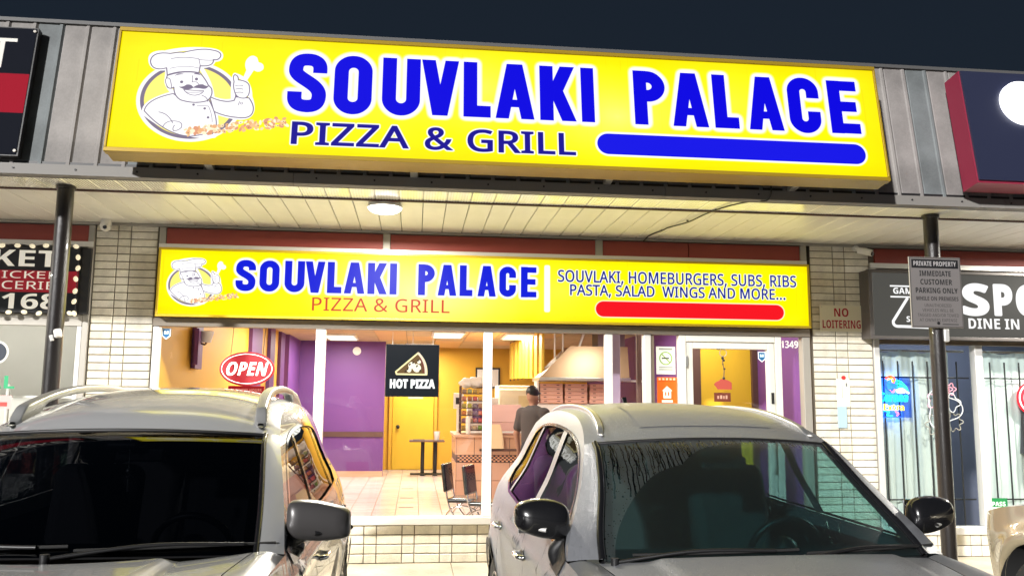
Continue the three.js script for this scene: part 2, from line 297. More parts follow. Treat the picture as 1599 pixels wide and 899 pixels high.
/* ---------------------------------------------------------------- lettering */
function heavyGlyph(g, ch, x, y, w, h, t) { // condensed poster capitals, built from broad strokes
  g.save(); g.beginPath(); g.rect(x - 0.5, y - 0.5, w + 1, h + 1); g.clip();
  g.lineWidth = t; g.lineCap = 'butt'; g.lineJoin = 'miter'; g.miterLimit = 20;
  const L = x + t / 2, R = x + w - t / 2, T = y + t / 2, B = y + h - t / 2, c = x + w / 2, k = Math.min((w - t) / 2, h / 3), tt = t * 0.86;
  const line = (...p) => { g.beginPath(); g.moveTo(p[0], p[1]); for (let i = 2; i < p.length; i += 2) g.lineTo(p[i], p[i + 1]); g.stroke(); };
  if (ch === 'O') { g.beginPath(); g.roundRect(L, T, w - t, h - t, k * 0.98); g.stroke(); }
  if (ch === 'U') { g.beginPath(); g.moveTo(L, y - 2); g.lineTo(L, B - k); g.arcTo(L, B, c, B, k); g.arcTo(R, B, R, B - k, k); g.lineTo(R, y - 2); g.stroke(); }
  if (ch === 'C') { g.beginPath(); g.moveTo(R, y + h * 0.37); g.lineTo(R, T + k); g.arcTo(R, T, c, T, k); g.arcTo(L, T, L, T + k, k); g.lineTo(L, B - k); g.arcTo(L, B, c, B, k); g.arcTo(R, B, R, B - k, k); g.lineTo(R, y + h * 0.61); g.stroke(); }
  if (ch === 'S') {
    g.beginPath(); g.moveTo(R, y + h * 0.33); g.lineTo(R, T + k * 0.9);
    g.bezierCurveTo(R, T + k * 0.2, c + k * 0.5, T, c, T); g.bezierCurveTo(c - k * 0.6, T, L, T + k * 0.2, L, T + k * 1.05);
    g.bezierCurveTo(L, y + h * 0.44, R, y + h * 0.50, R, B - k * 1.05);
    g.bezierCurveTo(R, B - k * 0.2, c + k * 0.6, B, c, B); g.bezierCurveTo(c - k * 0.6, B, L, B - k * 0.2, L, B - k * 0.9); g.lineTo(L, y + h * 0.66); g.stroke();
  }
  if (ch === 'L') line(L, y - 2, L, y + h - tt / 2, x + w + 2, y + h - tt / 2);
  if (ch === 'I') line(c, y - 2, c, y + h + 2);
  if (ch === 'V') { g.lineWidth = t * 0.98; line(x + t * 0.50, y - t * 0.1, c, y + h + t * 0.3, x + w - t * 0.50, y - t * 0.1); }
  if (ch === 'A') { g.lineWidth = t * 0.95; line(x + t * 0.46, y + h + t * 0.1, c, y - t * 0.55, x + w - t * 0.46, y + h + t * 0.1); g.lineWidth = t * 0.62; line(x + w * 0.25, y + h * 0.725, x + w * 0.75, y + h * 0.725); }
  if (ch === 'K') { line(L, y - 2, L, y + h + 2); line(x + w - t * 0.55, y - t * 0.2, x + t * 0.92, y + h * 0.60); line(x + t * 1.12, y + h * 0.40, x + w - t * 0.42, y + h + t * 0.35); }
  if (ch === 'E') { line(L, y - 2, L, y + h + 2); g.lineWidth = tt; for (const v of [tt / 2, h * 0.49, h - tt / 2]) line(x + t * 0.5, y + v, x + w * (v > h * 0.4 && v < h * 0.6 ? 0.94 : 1), y + v); }
  if (ch === 'P') { line(L, y - 2, L, y + h + 2); const bh = h * 0.56, kk = Math.min(k * 1.3, bh / 2 - tt / 2); g.beginPath(); g.moveTo(L, T); g.lineTo(R - kk, T); g.arcTo(R, T, R, T + kk, kk); g.lineTo(R, y + bh - tt / 2 - kk); g.arcTo(R, y + bh - tt / 2, R - kk, y + bh - tt / 2, kk); g.lineTo(L, y + bh - tt / 2); g.stroke(); }
  g.restore();
}
// draws onto a layer and lays it down with a soft pale border round it
function bordered(g, W, H, border, soft, edge, draw) {
  const c = document.createElement('canvas'); c.width = W; c.height = H; const k = c.getContext('2d'); draw(k);
  const s = document.createElement('canvas'); s.width = W; s.height = H; const q = s.getContext('2d'); q.drawImage(c, 0, 0);
  q.globalCompositeOperation = 'source-in'; q.fillStyle = edge; q.fillRect(0, 0, W, H);
  for (let pass = soft; pass >= 0; pass--) { g.globalAlpha = pass ? 0.10 : 1; const r = border + pass * border * 0.22; for (let a = 0; a < 28; a++) g.drawImage(s, Math.cos(a / 28 * 6.2832) * r, Math.sin(a / 28 * 6.2832) * r); }
  g.globalAlpha = 1; g.drawImage(c, 0, 0);
}
function fitText(g, text, x0, x1, base, px, style = '', align = 'fit') { // one line stretched between x0 and x1
  g.save(); g.font = `${style} ${px}px sans-serif`; const w = g.measureText(text).width; g.translate(x0, base); g.scale((x1 - x0) / w, 1); g.fillText(text, 0, 0); g.restore();
}
/* the emblem of the shop: a moustached cook in a tall hat before a yellow disc, thumb up, with a skewer of meat */
function chefEmblem(g, map, s) { // map(x, y) -> canvas point; s = canvas pixels per emblem unit
  const P = (...a) => map(...a);
  const path = (segs, close = true) => { g.beginPath(); g.moveTo(...P(...segs[0])); for (const q of segs.slice(1)) { if (q.length === 2) g.lineTo(...P(...q)); else if (q.length === 4) g.quadraticCurveTo(...P(q[0], q[1]), ...P(q[2], q[3])); else g.bezierCurveTo(...P(q[0], q[1]), ...P(q[2], q[3]), ...P(q[4], q[5])); } if (close) g.closePath(); };
  const ink = '#7d7288', fs = (fill, lw = 9) => { if (fill) { g.fillStyle = fill; g.fill(); } if (lw) { g.strokeStyle = ink; g.lineWidth = lw * s; g.lineJoin = 'round'; g.lineCap = 'round'; g.stroke(); } };
  const ring = (r, fill) => { g.beginPath(); for (let a = 0; a <= 72; a++) { const p = P(515 + r * Math.cos(a / 72 * 6.2832), 515 + r * 0.84 * Math.sin(a / 72 * 6.2832)); a ? g.lineTo(...p) : g.moveTo(...p); } g.closePath(); g.fillStyle = fill; g.fill(); };
  ring(408, '#fffef0'); ring(378, ink); ring(348, '#fff27a');
  // pale outline behind the figure
  path([[215, 160], [215, 95, 330, 100], [470, 60, 640, 70], [770, 75, 765, 130], [760, 165, 705, 165], [700, 220, 600, 220], [690, 380, 690, 490], [780, 530, 850, 510], [850, 330, 870, 290], [990, 330, 985, 480], [1040, 660, 900, 660], [800, 650, 710, 610], [730, 760, 700, 810], [400, 830, 170, 620], [150, 520, 390, 450], [330, 380, 340, 330], [350, 260, 340, 240], [215, 260, 215, 160]]); g.strokeStyle = '#ffffff'; g.lineWidth = 34 * s; g.lineJoin = 'round'; g.stroke();
  // arm on the far side with the bone
  path([[670, 480], [780, 540, 860, 510], [870, 480], [975, 490], [1020, 560, 1000, 610], [980, 670, 880, 655], [790, 650, 700, 605]]); fs('#ffffff');
  // coat
  path([[170, 600], [190, 500, 390, 455], [520, 560, 660, 500], [730, 640, 715, 740], [690, 790, 520, 812], [330, 800, 170, 600]]); fs('#ffffff', 8);
  // hand and thumb
  path([[862, 350], [850, 300, 870, 290], [900, 300, 895, 335], [985, 345, 980, 400], [985, 470, 945, 490], [880, 500, 865, 440], [850, 390, 862, 350]]); fs('#ffffff', 8);
  for (const y of [385, 415, 445]) { path([[872, y], [900, y - 8, 930, y]], false); fs(null, 5); }
  path([[925, 335], [960, 250], [940, 190, 970, 150], [1010, 100, 1050, 140], [1060, 180], [1110, 190, 1095, 240], [1060, 280, 1020, 250], [960, 345]]); g.fillStyle = '#ffffff'; g.fill();
  // head
  path([[345, 300], [330, 340, 345, 400], [370, 420, 395, 400], [395, 480, 450, 510], [550, 545, 650, 515], [700, 470, 685, 410], [660, 380], [640, 330, 600, 280], [480, 250, 345, 300]]); fs('#ffffff', 9);
  path([[330, 345], [335, 310, 365, 330], [380, 380, 375, 410], [340, 415, 330, 345]]); fs('#ffffff', 6);
  // hat
  path([[340, 235], [225, 270, 215, 180], [225, 90, 370, 110], [440, 95, 470, 100], [620, 55, 700, 78], [775, 90, 760, 135], [740, 170, 705, 160], [705, 225, 600, 215], [590, 275], [470, 250, 360, 290], [345, 300]]); fs('#ffffff', 9);
  path([[375, 155], [480, 130, 590, 155], [600, 210]], false); fs(null, 5); path([[365, 240], [480, 205, 590, 235]], false); fs(null, 4); path([[595, 160], [640, 170, 700, 165]], false); fs(null, 5);
  // brows, eyes, nose, moustache, mouth, chin
  path([[400, 305], [430, 270, 480, 290], [440, 285, 400, 305]]); g.fillStyle = ink; g.fill(); path([[545, 290], [575, 260, 605, 300], [575, 285, 545, 290]]); g.fill();
  for (const [x, y] of [[455, 355], [570, 330]]) { g.beginPath(); g.arc(...P(x, y), 13 * s, 0, 7); g.fill(); }
  path([[538, 300], [545, 340, 535, 355], [570, 355], [600, 380, 580, 395]], false); fs(null, 5);
  path([[430, 395], [470, 400, 490, 378], [530, 370, 545, 400], [580, 370, 620, 375], [645, 395, 665, 385], [650, 425, 600, 410], [560, 405, 545, 405], [490, 440, 430, 395]]); g.fillStyle = ink; g.fill();
  path([[470, 420], [500, 470, 560, 468], [610, 462, 625, 430], [560, 430, 470, 420]]); fs('#ffffff', 6); path([[485, 440], [550, 450, 610, 440]], false); fs(null, 4);
  path([[610, 470], [650, 480, 655, 520]], false); fs(null, 6);
  // coat details
  path([[570, 555], [660, 560], [690, 640, 685, 695]], false); fs(null, 4); for (const [x, y] of [[545, 548], [630, 580], [655, 655]]) { g.beginPath(); g.arc(...P(x, y), 10 * s, 0, 7); g.fillStyle = ink; g.fill(); }
  path([[280, 610], [350, 620, 385, 700]], false); fs(null, 6); path([[310, 735], [330, 680, 400, 685], [470, 690, 450, 740], [420, 770, 390, 765], [380, 740, 400, 720]], false); fs(null, 6);
  path([[900, 520], [890, 550]], false); fs(null, 5); g.beginPath(); g.arc(...P(915, 535), 9 * s, 0, 7); fs(null, 4);
  // skewer
  const cols = ['#f0c08c', '#f6dcae', '#e8b080', '#fbeecb', '#dd9a78', '#f8efd0'];
  let q = 77; const r1 = () => { q = (q * 16807) % 2147483647; return q / 2147483647; };
  for (let i = 0; i < 130; i++) { const u = r1(), x = 480 + u * 790, y = 775 - u * 85 + (r1() - 0.5) * (50 + 35 * u); g.fillStyle = cols[Math.floor(r1() * 6)]; g.beginPath(); g.ellipse(...P(x, y), (10 + 16 * r1()) * s, (8 + 10 * r1()) * s, r1() * 3, 0, 7); g.fill(); if (r1() < 0.25) { g.fillStyle = '#5a4038'; g.fillRect(...P(x, y), 7 * s, 5 * s); } }
}
const YEL = '#fff500', BLUE = '#0702d6';
function litVinyl(g, W, H, hot) { // yellow face, backlight hot spots and dimmer edges painted in, with faint streaks of dirt
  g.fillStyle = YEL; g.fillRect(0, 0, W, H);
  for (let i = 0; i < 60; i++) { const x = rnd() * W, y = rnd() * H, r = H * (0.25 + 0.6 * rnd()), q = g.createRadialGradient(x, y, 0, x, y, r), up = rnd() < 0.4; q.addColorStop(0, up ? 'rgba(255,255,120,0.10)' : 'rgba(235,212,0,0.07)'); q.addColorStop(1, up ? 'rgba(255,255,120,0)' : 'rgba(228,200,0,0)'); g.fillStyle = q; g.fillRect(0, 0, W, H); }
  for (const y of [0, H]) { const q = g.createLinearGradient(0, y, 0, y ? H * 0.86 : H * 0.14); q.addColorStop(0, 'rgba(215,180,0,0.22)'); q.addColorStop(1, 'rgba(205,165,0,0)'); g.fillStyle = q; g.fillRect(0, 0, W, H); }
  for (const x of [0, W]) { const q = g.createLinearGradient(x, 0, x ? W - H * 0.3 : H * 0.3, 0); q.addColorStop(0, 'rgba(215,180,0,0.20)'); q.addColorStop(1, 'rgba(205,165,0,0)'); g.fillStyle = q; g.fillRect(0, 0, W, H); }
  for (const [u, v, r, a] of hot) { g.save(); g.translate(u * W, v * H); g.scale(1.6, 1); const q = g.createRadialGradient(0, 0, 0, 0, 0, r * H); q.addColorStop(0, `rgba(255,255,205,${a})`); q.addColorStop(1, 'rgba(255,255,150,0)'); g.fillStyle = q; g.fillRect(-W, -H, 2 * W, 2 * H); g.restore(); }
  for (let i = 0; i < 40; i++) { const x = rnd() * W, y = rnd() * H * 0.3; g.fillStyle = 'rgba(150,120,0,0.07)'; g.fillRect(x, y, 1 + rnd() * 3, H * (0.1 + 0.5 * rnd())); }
}
// main sign
const MS = { x0: -2.336, x1: 3.845, len: 1.017, y: 3.518, z: 2.465 };
const mainTex = canvasTex(2048, 337, (g, W, H) => {
  const k = W / (MS.x1 - MS.x0), X = (x) => (x - MS.x0) * k, Y = (s) => H - s * k * 0.9997;
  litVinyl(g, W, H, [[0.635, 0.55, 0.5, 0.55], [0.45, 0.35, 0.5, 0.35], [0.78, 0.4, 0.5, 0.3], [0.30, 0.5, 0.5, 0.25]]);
  const m = (cx, cy) => { const px = 190 + cx / 5.288, py = 60 + cy / 5.288; return [X(-2.199 + (px - 213) * 0.00511 + (py - 75) * 0.00055), Y(0.857 + (px - 213) * 0.00025 - (py - 75) * 0.00544)]; };
  chefEmblem(g, m, 0.00511 / 5.288 * k);
  const word = (list) => bordered(g, W, H, 8, 4, '#fffff2', (q) => { q.strokeStyle = BLUE; for (const [c, a, b, lo = 0.398, hi = 0.898] of list) heavyGlyph(q, c, X(a), Y(hi), (b - a) * k, (hi - lo) * k, 0.110 * k); });
  word([['S', -1.045, -0.747, 0.372, 0.90], ['O', -0.689, -0.392, 0.372, 0.90], ['U', -0.312, -0.012, 0.380], ['V', -0.004, 0.298], ['L', 0.334, 0.55], ['A', 0.592, 0.904], ['K', 0.952, 1.25], ['I', 1.294, 1.398]]);
  word([['P', 1.732, 1.998], ['A', 2.052, 2.352], ['L', 2.406, 2.612], ['A', 2.700, 2.998], ['C', 3.055, 3.330, 0.385, 0.912], ['E', 3.412, 3.67]]);
  bordered(g, W, H, 3.2, 1, '#ffffef', (q) => {
    q.fillStyle = '#1a128c'; const bp = 0.185 * k / 0.714;
    fitText(q, 'PIZZA', X(-1.02), X(-0.098), Y(0.095), bp); fitText(q, '&', X(0.022), X(0.25), Y(0.095), bp); fitText(q, 'GRILL', X(0.352), X(1.236), Y(0.097), bp);
    q.strokeStyle = '#1a128c'; q.lineWidth = 3.4;
    for (const [t, a, b] of [['PIZZA', -1.02, -0.098], ['&', 0.022, 0.25], ['GRILL', 0.352, 1.236]]) { q.save(); q.font = `${bp}px sans-serif`; const w = q.measureText(t).width; q.translate(X(a), Y(0.096)); q.scale((X(b) - X(a)) / w, 1); q.strokeText(t, 0, 0); q.restore(); }
  });
  bordered(g, W, H, 5, 2, '#ffffef', (q) => { q.fillStyle = '#1414dc'; q.beginPath(); q.roundRect(X(1.41), Y(0.300), 2.27 * k, 0.185 * k, 0.092 * k); q.fill(); });
});
{
  const s = thing('restaurant_sign', 'long yellow light box on the fascia with big blue letters reading SOUVLAKI PALACE', 'sign', [(MS.x0 + MS.x1) / 2, MS.y, MS.z]);
  s.rotation.x = -TILT;
  const w = MS.x1 - MS.x0, h = MS.len, gold = std([0.40, 0.26, 0.02], { metalness: 0.25, roughness: 0.38, map: rep(texBlotch, 3, 0.3) });
  boxPart('cabinet', -w / 2, w / 2, -0.012, h + 0.012, -0.20, -0.022, gold, s);
  for (const [a, b, c, d] of [[-w / 2 - 0.006, w / 2 + 0.006, -0.022, 0.012], [-w / 2 - 0.006, w / 2 + 0.006, h - 0.012, h + 0.022]]) rboxPart('retainer', a, b, c, d, -0.06, 0.006, gold, s, 0.004);
  for (const [a, b] of [[-w / 2 - 0.006, -w / 2 + 0.012], [w / 2 - 0.012, w / 2 + 0.006]]) rboxPart('retainer', a, b, 0.0125, h - 0.0125, -0.06, 0.006, gold, s, 0.004);
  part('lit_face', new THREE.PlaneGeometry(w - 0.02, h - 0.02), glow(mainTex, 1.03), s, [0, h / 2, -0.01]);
  part('backing', new THREE.PlaneGeometry(w - 0.02, h - 0.02), M.white, s, [0, h / 2, -0.02]);
  for (let i = 0; i < 4; i++) rboxPart('bracket', -2.4 + i * 1.6 - 0.03, -2.4 + i * 1.6 + 0.03, 0.01, 0.05, -0.41, -0.201, M.aluDull, s, 0.005);
  areaLight('restaurant_sign_lamp', lin(1, 0.86, 0.12), 0.9, w - 0.1, h - 0.1, [0, h / 2, 0.02], [(MS.x0 + MS.x1) / 2, MS.y + 2, MS.z + 10], s);
}
// lower sign under the canopy
const LS = { x0: -2.568, x1: 4.222, y0: 2.4926, y1: 3.1784 };
const lowTex = canvasTex(2048, 207, (g, W, H) => {
  const k = W / (LS.x1 - LS.x0), X = (x) => (x - LS.x0) * k, Y = (y) => (LS.y1 - y) * k;
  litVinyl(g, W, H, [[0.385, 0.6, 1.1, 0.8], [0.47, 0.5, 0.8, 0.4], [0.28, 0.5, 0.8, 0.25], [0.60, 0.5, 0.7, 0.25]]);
  const m = (cx, cy) => { const px = 190 + cx / 5.288, py = 60 + cy / 5.288, e = -2.199 + (px - 213) * 0.00511 + (py - 75) * 0.00055, t = 0.857 + (px - 213) * 0.00025 - (py - 75) * 0.00544; return [X(-2.50 + (e + 2.175) * 0.615), Y(2.597 + (t - 0.10) * 0.62)]; };
  chefEmblem(g, m, 0.00511 / 5.288 * k * 0.615);
  const hi = 3.086, lo = 2.755, word = (list) => bordered(g, W, H, 5, 4, '#fffff2', (q) => { q.strokeStyle = '#0c1bd0'; for (const [c, a, b] of list) heavyGlyph(q, c, X(a), Y(hi), (b - a) * k, (hi - lo) * k, 0.071 * k); });
  const f = (a) => -1.826 + (a + 1.045) * (1.613 / 2.443), p = (a) => 0.008 + (a - 1.732) * (1.234 / 1.938);
  word([['S', -1.045, -0.747], ['O', -0.689, -0.392], ['U', -0.312, -0.012], ['V', -0.004, 0.298], ['L', 0.334, 0.55], ['A', 0.592, 0.904], ['K', 0.952, 1.25], ['I', 1.294, 1.398]].map(([c, a, b]) => [c, f(a), f(b)]));
  word([['P', 1.732, 1.998], ['A', 2.052, 2.352], ['L', 2.406, 2.612], ['A', 2.700, 2.998], ['C', 3.055, 3.330], ['E', 3.412, 3.67]].map(([c, a, b]) => [c, p(a), p(b)]));
  g.fillStyle = '#d0452c'; fitText(g, 'PIZZA & GRILL', X(-1.08), X(0.342), Y(2.563), 0.138 * k / 0.714);
  bordered(g, W, H, 3, 3, '#fffff4', (q) => { q.fillStyle = '#fffff4'; q.fillRect(X(1.338), Y(3.10), 0.035 * k, 0.49 * k); });
  bordered(g, W, H, 2.2, 1, '#ffffe8', (q) => { q.fillStyle = q.strokeStyle = '#10228c'; q.lineWidth = 1.5; q.lineJoin = 'round'; for (const [s, a, b, y, h] of [['SOUVLAKI, HOMEBURGERS, SUBS, RIBS', 1.465, 4.095, 2.935, 0.125], ['PASTA, SALAD  WINGS AND MORE...', 1.588, 3.972, 2.79, 0.118]]) { q.save(); q.font = `${h * k / 0.714}px sans-serif`; const w = q.measureText(s).width; q.translate(X(a), Y(y)); q.scale((X(b) - X(a)) / w, 1); q.fillText(s, 0, 0); q.strokeText(s, 0, 0); q.restore(); } });
  bordered(g, W, H, 3, 1, '#ffe9c8', (q) => { q.fillStyle = '#ea1420'; q.beginPath(); q.roundRect(X(1.875), Y(2.728), 2.065 * k, 0.168 * k, 0.083 * k); q.fill(); });
});
{
  const s = thing('menu_sign', 'yellow light box under the soffit with blue shop name and the line of dishes', 'sign', [0, LS.y0, 0.15]);
  const h = LS.y1 - LS.y0, gold = std([0.55, 0.38, 0.02], { metalness: 0.2, roughness: 0.4 });
  boxPart('cabinet', LS.x0, LS.x1, 0.002, h - 0.002, -0.145, -0.014, gold, s);
  rboxPart('retainer', LS.x0 - 0.004, LS.x1 + 0.004, -0.004, 0.020, -0.04, 0.006, gold, s, 0.004); rboxPart('retainer', LS.x0 - 0.004, LS.x1 + 0.004, h - 0.020, h + 0.004, -0.04, 0.006, gold, s, 0.004);
  rboxPart('retainer', LS.x0 - 0.004, LS.x0 + 0.020, 0.0205, h - 0.0205, -0.04, 0.006, gold, s, 0.004); rboxPart('retainer', LS.x1 - 0.020, LS.x1 + 0.004, 0.0205, h - 0.0205, -0.04, 0.006, gold, s, 0.004);
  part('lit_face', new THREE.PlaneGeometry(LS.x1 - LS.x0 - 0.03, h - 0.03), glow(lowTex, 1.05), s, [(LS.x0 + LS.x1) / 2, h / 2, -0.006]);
  areaLight('menu_sign_lamp', lin(1, 0.89, 0.25), 1.5, LS.x1 - LS.x0 - 0.1, h - 0.06, [(LS.x0 + LS.x1) / 2, h / 2, 0.02], [(LS.x0 + LS.x1) / 2, LS.y0 + h / 2, 9], s);
}
// neighbour's black sign on the right
{
  const x0 = 4.87, x1 = 8.4, y0 = 2.39, y1 = 3.135, h = y1 - y0, w = x1 - x0;
  const tex = canvasTex(1400, 296, (g, W, H) => {
    const k = W / w, X = (x) => (x - x0) * k, Y = (y) => (y1 - y) * k;
    g.fillStyle = '#4c4b47'; g.fillRect(0, 0, W, H);
    g.fillStyle = '#ffffff'; g.strokeStyle = '#ffffff';
    g.lineWidth = 7; g.beginPath(); g.moveTo(X(5.10), Y(2.975)); g.lineTo(X(5.42), Y(2.975)); g.moveTo(X(5.10), Y(2.85)); g.lineTo(X(5.42), Y(2.85)); g.stroke();
    fitText(g, 'GAME', X(5.13), X(5.42), Y(2.885), 0.07 * k / 0.714, 'bold');
    g.lineWidth = 13; g.lineJoin = 'round'; g.beginPath(); g.moveTo(X(5.30), Y(2.84)); g.lineTo(X(5.12), Y(2.57)); g.quadraticCurveTo(X(5.11), Y(2.50), X(5.2), Y(2.51)); g.lineTo(X(5.62), Y(2.50)); g.stroke();
    fitText(g, 'SPORTS', X(5.27), X(5.62), Y(2.565), 0.065 * k / 0.714, 'bold');
    g.lineWidth = 12; g.font = `bold ${0.345 * k / 0.714}px sans-serif`;
    for (const [c, a, b] of [['S', 5.93, 6.27], ['P', 6.29, 6.55], ['O', 6.57, 6.93], ['R', 6.96, 7.24], ['T', 7.26, 7.52], ['S', 7.55, 7.85]]) { g.save(); const m = g.measureText(c).width; g.translate(X(a), Y(2.665)); g.scale((b - a) * k / m, 1); g.fillText(c, 0, 0); g.strokeText(c, 0, 0); g.restore(); }
    g.lineWidth = 5; fitText(g, 'DINE IN &', X(5.985), X(6.78), Y(2.50), 0.118 * k / 0.714, 'bold');
  });
  const s = thing('sports_bar_sign', 'dark grey light box with fat white letters and DINE IN above the curtained window', 'sign', [0, y0, 0.2]);
  const dark = std([0.10, 0.09, 0.085], { metalness: 0.3, roughness: 0.4 });
  boxPart('cabinet', x0, x1, 0, h, -0.195, -0.012, dark, s);
  rboxPart('retainer', x0 - 0.006, x1, -0.006, 0.028, -0.04, 0.012, dark, s, 0.004); rboxPart('retainer', x0 - 0.006, x1, h - 0.028, h + 0.006, -0.04, 0.012, dark, s, 0.004); rboxPart('retainer', x0 - 0.006, x0 + 0.04, 0.0285, h - 0.0285, -0.04, 0.012, dark, s, 0.004);
  part('lit_face', new THREE.PlaneGeometry(w - 0.04, h - 0.04), glow(tex, 1.0), s, [(x0 + x1) / 2, h / 2, -0.004]);
  areaLight('sports_bar_sign_lamp', lin(1, 1, 0.98), 0.35, w - 0.2, h - 0.1, [(x0 + x1) / 2, h / 2, 0.03], [(x0 + x1) / 2, y0 + h / 2, 9], s);
}
// neighbour's market sign on the left, with its string of lights
{
  const x0 = -7.2, x1 = -3.335, y0 = 2.505, y1 = 3.165, h = y1 - y0, w = x1 - x0;
  const tex = canvasTex(1600, 273, (g, W, H) => {
    const k = W / w, X = (x) => (x - x0) * k, Y = (y) => (y1 - y) * k;
    g.fillStyle = '#0b0c10'; g.fillRect(0, 0, W, H); g.fillStyle = '#8e1422'; g.fillRect(0, Y(2.925), W, 0.22 * k);
    g.fillStyle = '#ebe7dc'; fitText(g, 'MARKET', X(-4.98), X(-3.53), Y(2.965), 0.165 * k / 0.714, 'bold');
    fitText(g, 'HALAL  CHICKEN', X(-5.05), X(-3.48), Y(2.845), 0.072 * k / 0.714); fitText(g, '& GROCERIES', X(-4.65), X(-3.44), Y(2.735), 0.078 * k / 0.714);
    fitText(g, '168', X(-4.05), X(-3.50), Y(2.54), 0.15 * k / 0.714, 'bold');
  });
  const s = thing('market_sign', 'black market sign with white capitals and a red band behind the left post', 'sign', [0, y0, 0.10]);
  boxPart('panel', x0, x1, 0, h, -0.09, -0.005, M.black, s);
  part('printed_face', new THREE.PlaneGeometry(w - 0.01, h - 0.01), print(tex, { roughness: 0.35, emissive: 0xffffff, emissiveMap: tex, emissiveIntensity: 0.35 }), s, [(x0 + x1) / 2, h / 2, 0]);
  boxPart('side_return', x1 + 0.002, -3.245, 0.0, h, -0.12, -0.03, M.black, s);
  const t = thing('string_lights', 'string of small white bulbs looped round the edge of the black market sign', 'string lights', [0, 0, 0.125]);
  const run = []; for (let x = -7.1; x < x1 + 0.02; x += 0.138) run.push([x, y1 + 0.0]); for (let y = y1 - 0.1; y > y0 - 0.02; y -= 0.112) run.push([x1 - 0.005, y]); for (let x = x1 - 0.05; x > -7.1; x -= 0.138) run.push([x, y0 - 0.005]);
  part('cable', tube(run.map(([x, y], i) => [x, y + (i % 2 ? 0.012 : 0), 0]), 0.004, 260, 5), M.black, t);
  const bulbM = new THREE.MeshStandardMaterial({ color: 0xd8d2b8, roughness: 0.4, emissive: 0xfff0cc, emissiveIntensity: 0.55 }), bg = new THREE.SphereGeometry(0.024, 10, 8); bg.scale(1.25, 0.9, 0.9);
  for (const [x, y] of run) { const b = part('bulb', bg, bulbM, t, [x + rr(-0.01, 0.01), y + rr(-0.008, 0.008), 0.008]); b.rotation.z = rr(-0.6, 0.6) + (Math.abs(x - (x1 - 0.005)) < 0.01 ? 1.57 : 0); }
}
// big signs at both edges of the fascia
{
  const tex = canvasTex(700, 309, (g, W, H) => { g.fillStyle = '#10131c'; g.fillRect(0, 0, W, H); g.fillStyle = '#8a1526'; g.fillRect(0, H * 0.37, W, H * 0.31); g.fillStyle = '#d8d4cc'; fitText(g, 'MARKET', 210, 664, H * 0.325, 0.265 * 280 / 0.714, ''); });
  const s = thing('fascia_market_sign', 'black and dark red fascia sign ending in a white T at the top edge', 'sign', [0, 3.515, 2.17]); s.rotation.x = -TILT;
  boxPart('panel', -5.6, -3.075, 0, 1.125, -0.07, -0.004, M.black, s);
  part('printed_face', new THREE.PlaneGeometry(2.5, 1.105), phys(0xffffff, { map: tex, roughness: 0.7, specularIntensity: 0.1, emissive: 0xffffff, emissiveMap: tex, emissiveIntensity: 0.08 }), s, [-4.338, 0.5625, 0]);
  part('bolt', cyl(0.012, 0.01, 10), M.aluDull, s, [-3.10, 1.09, 0.004], [Math.PI / 2, 0, 0]); part('bolt', cyl(0.012, 0.01, 10), M.aluDull, s, [-3.10, 0.04, 0.004], [Math.PI / 2, 0, 0]);
}
{
  const s = thing('round_lamp_sign', 'dark navy fascia sign with crimson sides and a glowing white disc', 'sign', [0, 3.535, 2.42]); s.rotation.x = -TILT;
  const crim = std([0.26, 0.02, 0.05], { roughness: 0.45, metalness: 0.1 }), navy = std([0.020, 0.024, 0.052], { roughness: 0.4 });
  boxPart('cabinet', 4.665, 7.4, 0, 1.055, -0.22, -0.02, crim, s);
  boxPart('face_panel', 4.675, 7.4, 0.02, 1.05, -0.019, 0.0, navy, s);
  const disc = new THREE.MeshStandardMaterial({ color: 0xffffff, emissive: 0xf4f6ff, emissiveIntensity: 1.6 });
  part("glowing_disc", moved(cyl(0.205, 0.03, 48), 0, 0, 0, Math.PI / 2), disc, s, [5.19, 0.75, 0.016]);
  areaLight('round_lamp_sign_lamp', lin(0.85, 0.9, 1), 2.5, 0.34, 0.34, [5.19, 0.75, 0.045], [5.2, 4.4, 12], s);
}
/* ---------------------------------------------------------------- posts, lamps, cameras, small signs */
for (const [x, lab] of [[-2.945, 'black canopy post standing in front of the market sign'], [4.765, 'black canopy post carrying the private property sign']]) {
  const t = thing('canopy_post', lab, 'post', [x, 0.068, 1.55], 0, 'posts holding the canopy');
  const pm = cached('postmat', () => phys([0.016, 0.013, 0.012], { roughness: 0.32, clearcoat: 0.5, bumpMap: rep(texGrain, 2, 6), bumpScale: 0.002 }));
  part('shaft', cyl(0.066, 3.37, 32), pm, t, [0, 1.69, 0]);
  part('base_plate', rbox(0.24, 0.014, 0.24, 0.005), pm, t, [0, 0.007, 0]);
  part('top_collar', cyl(0.078, 0.03, 28), pm, t, [0, 3.355, 0]);
  if (x < 0) { part('white_bracket', rbox(0.06, 0.075, 0.05, 0.018, 3), M.white, t, [0.045, 2.13, 0.055], [0, 0.5, 0.2]); part('bracket_tab', rbox(0.03, 0.05, 0.02, 0.006), M.white, t, [0.005, 2.09, 0.068], [0, 0.2, 0.3]); }
}
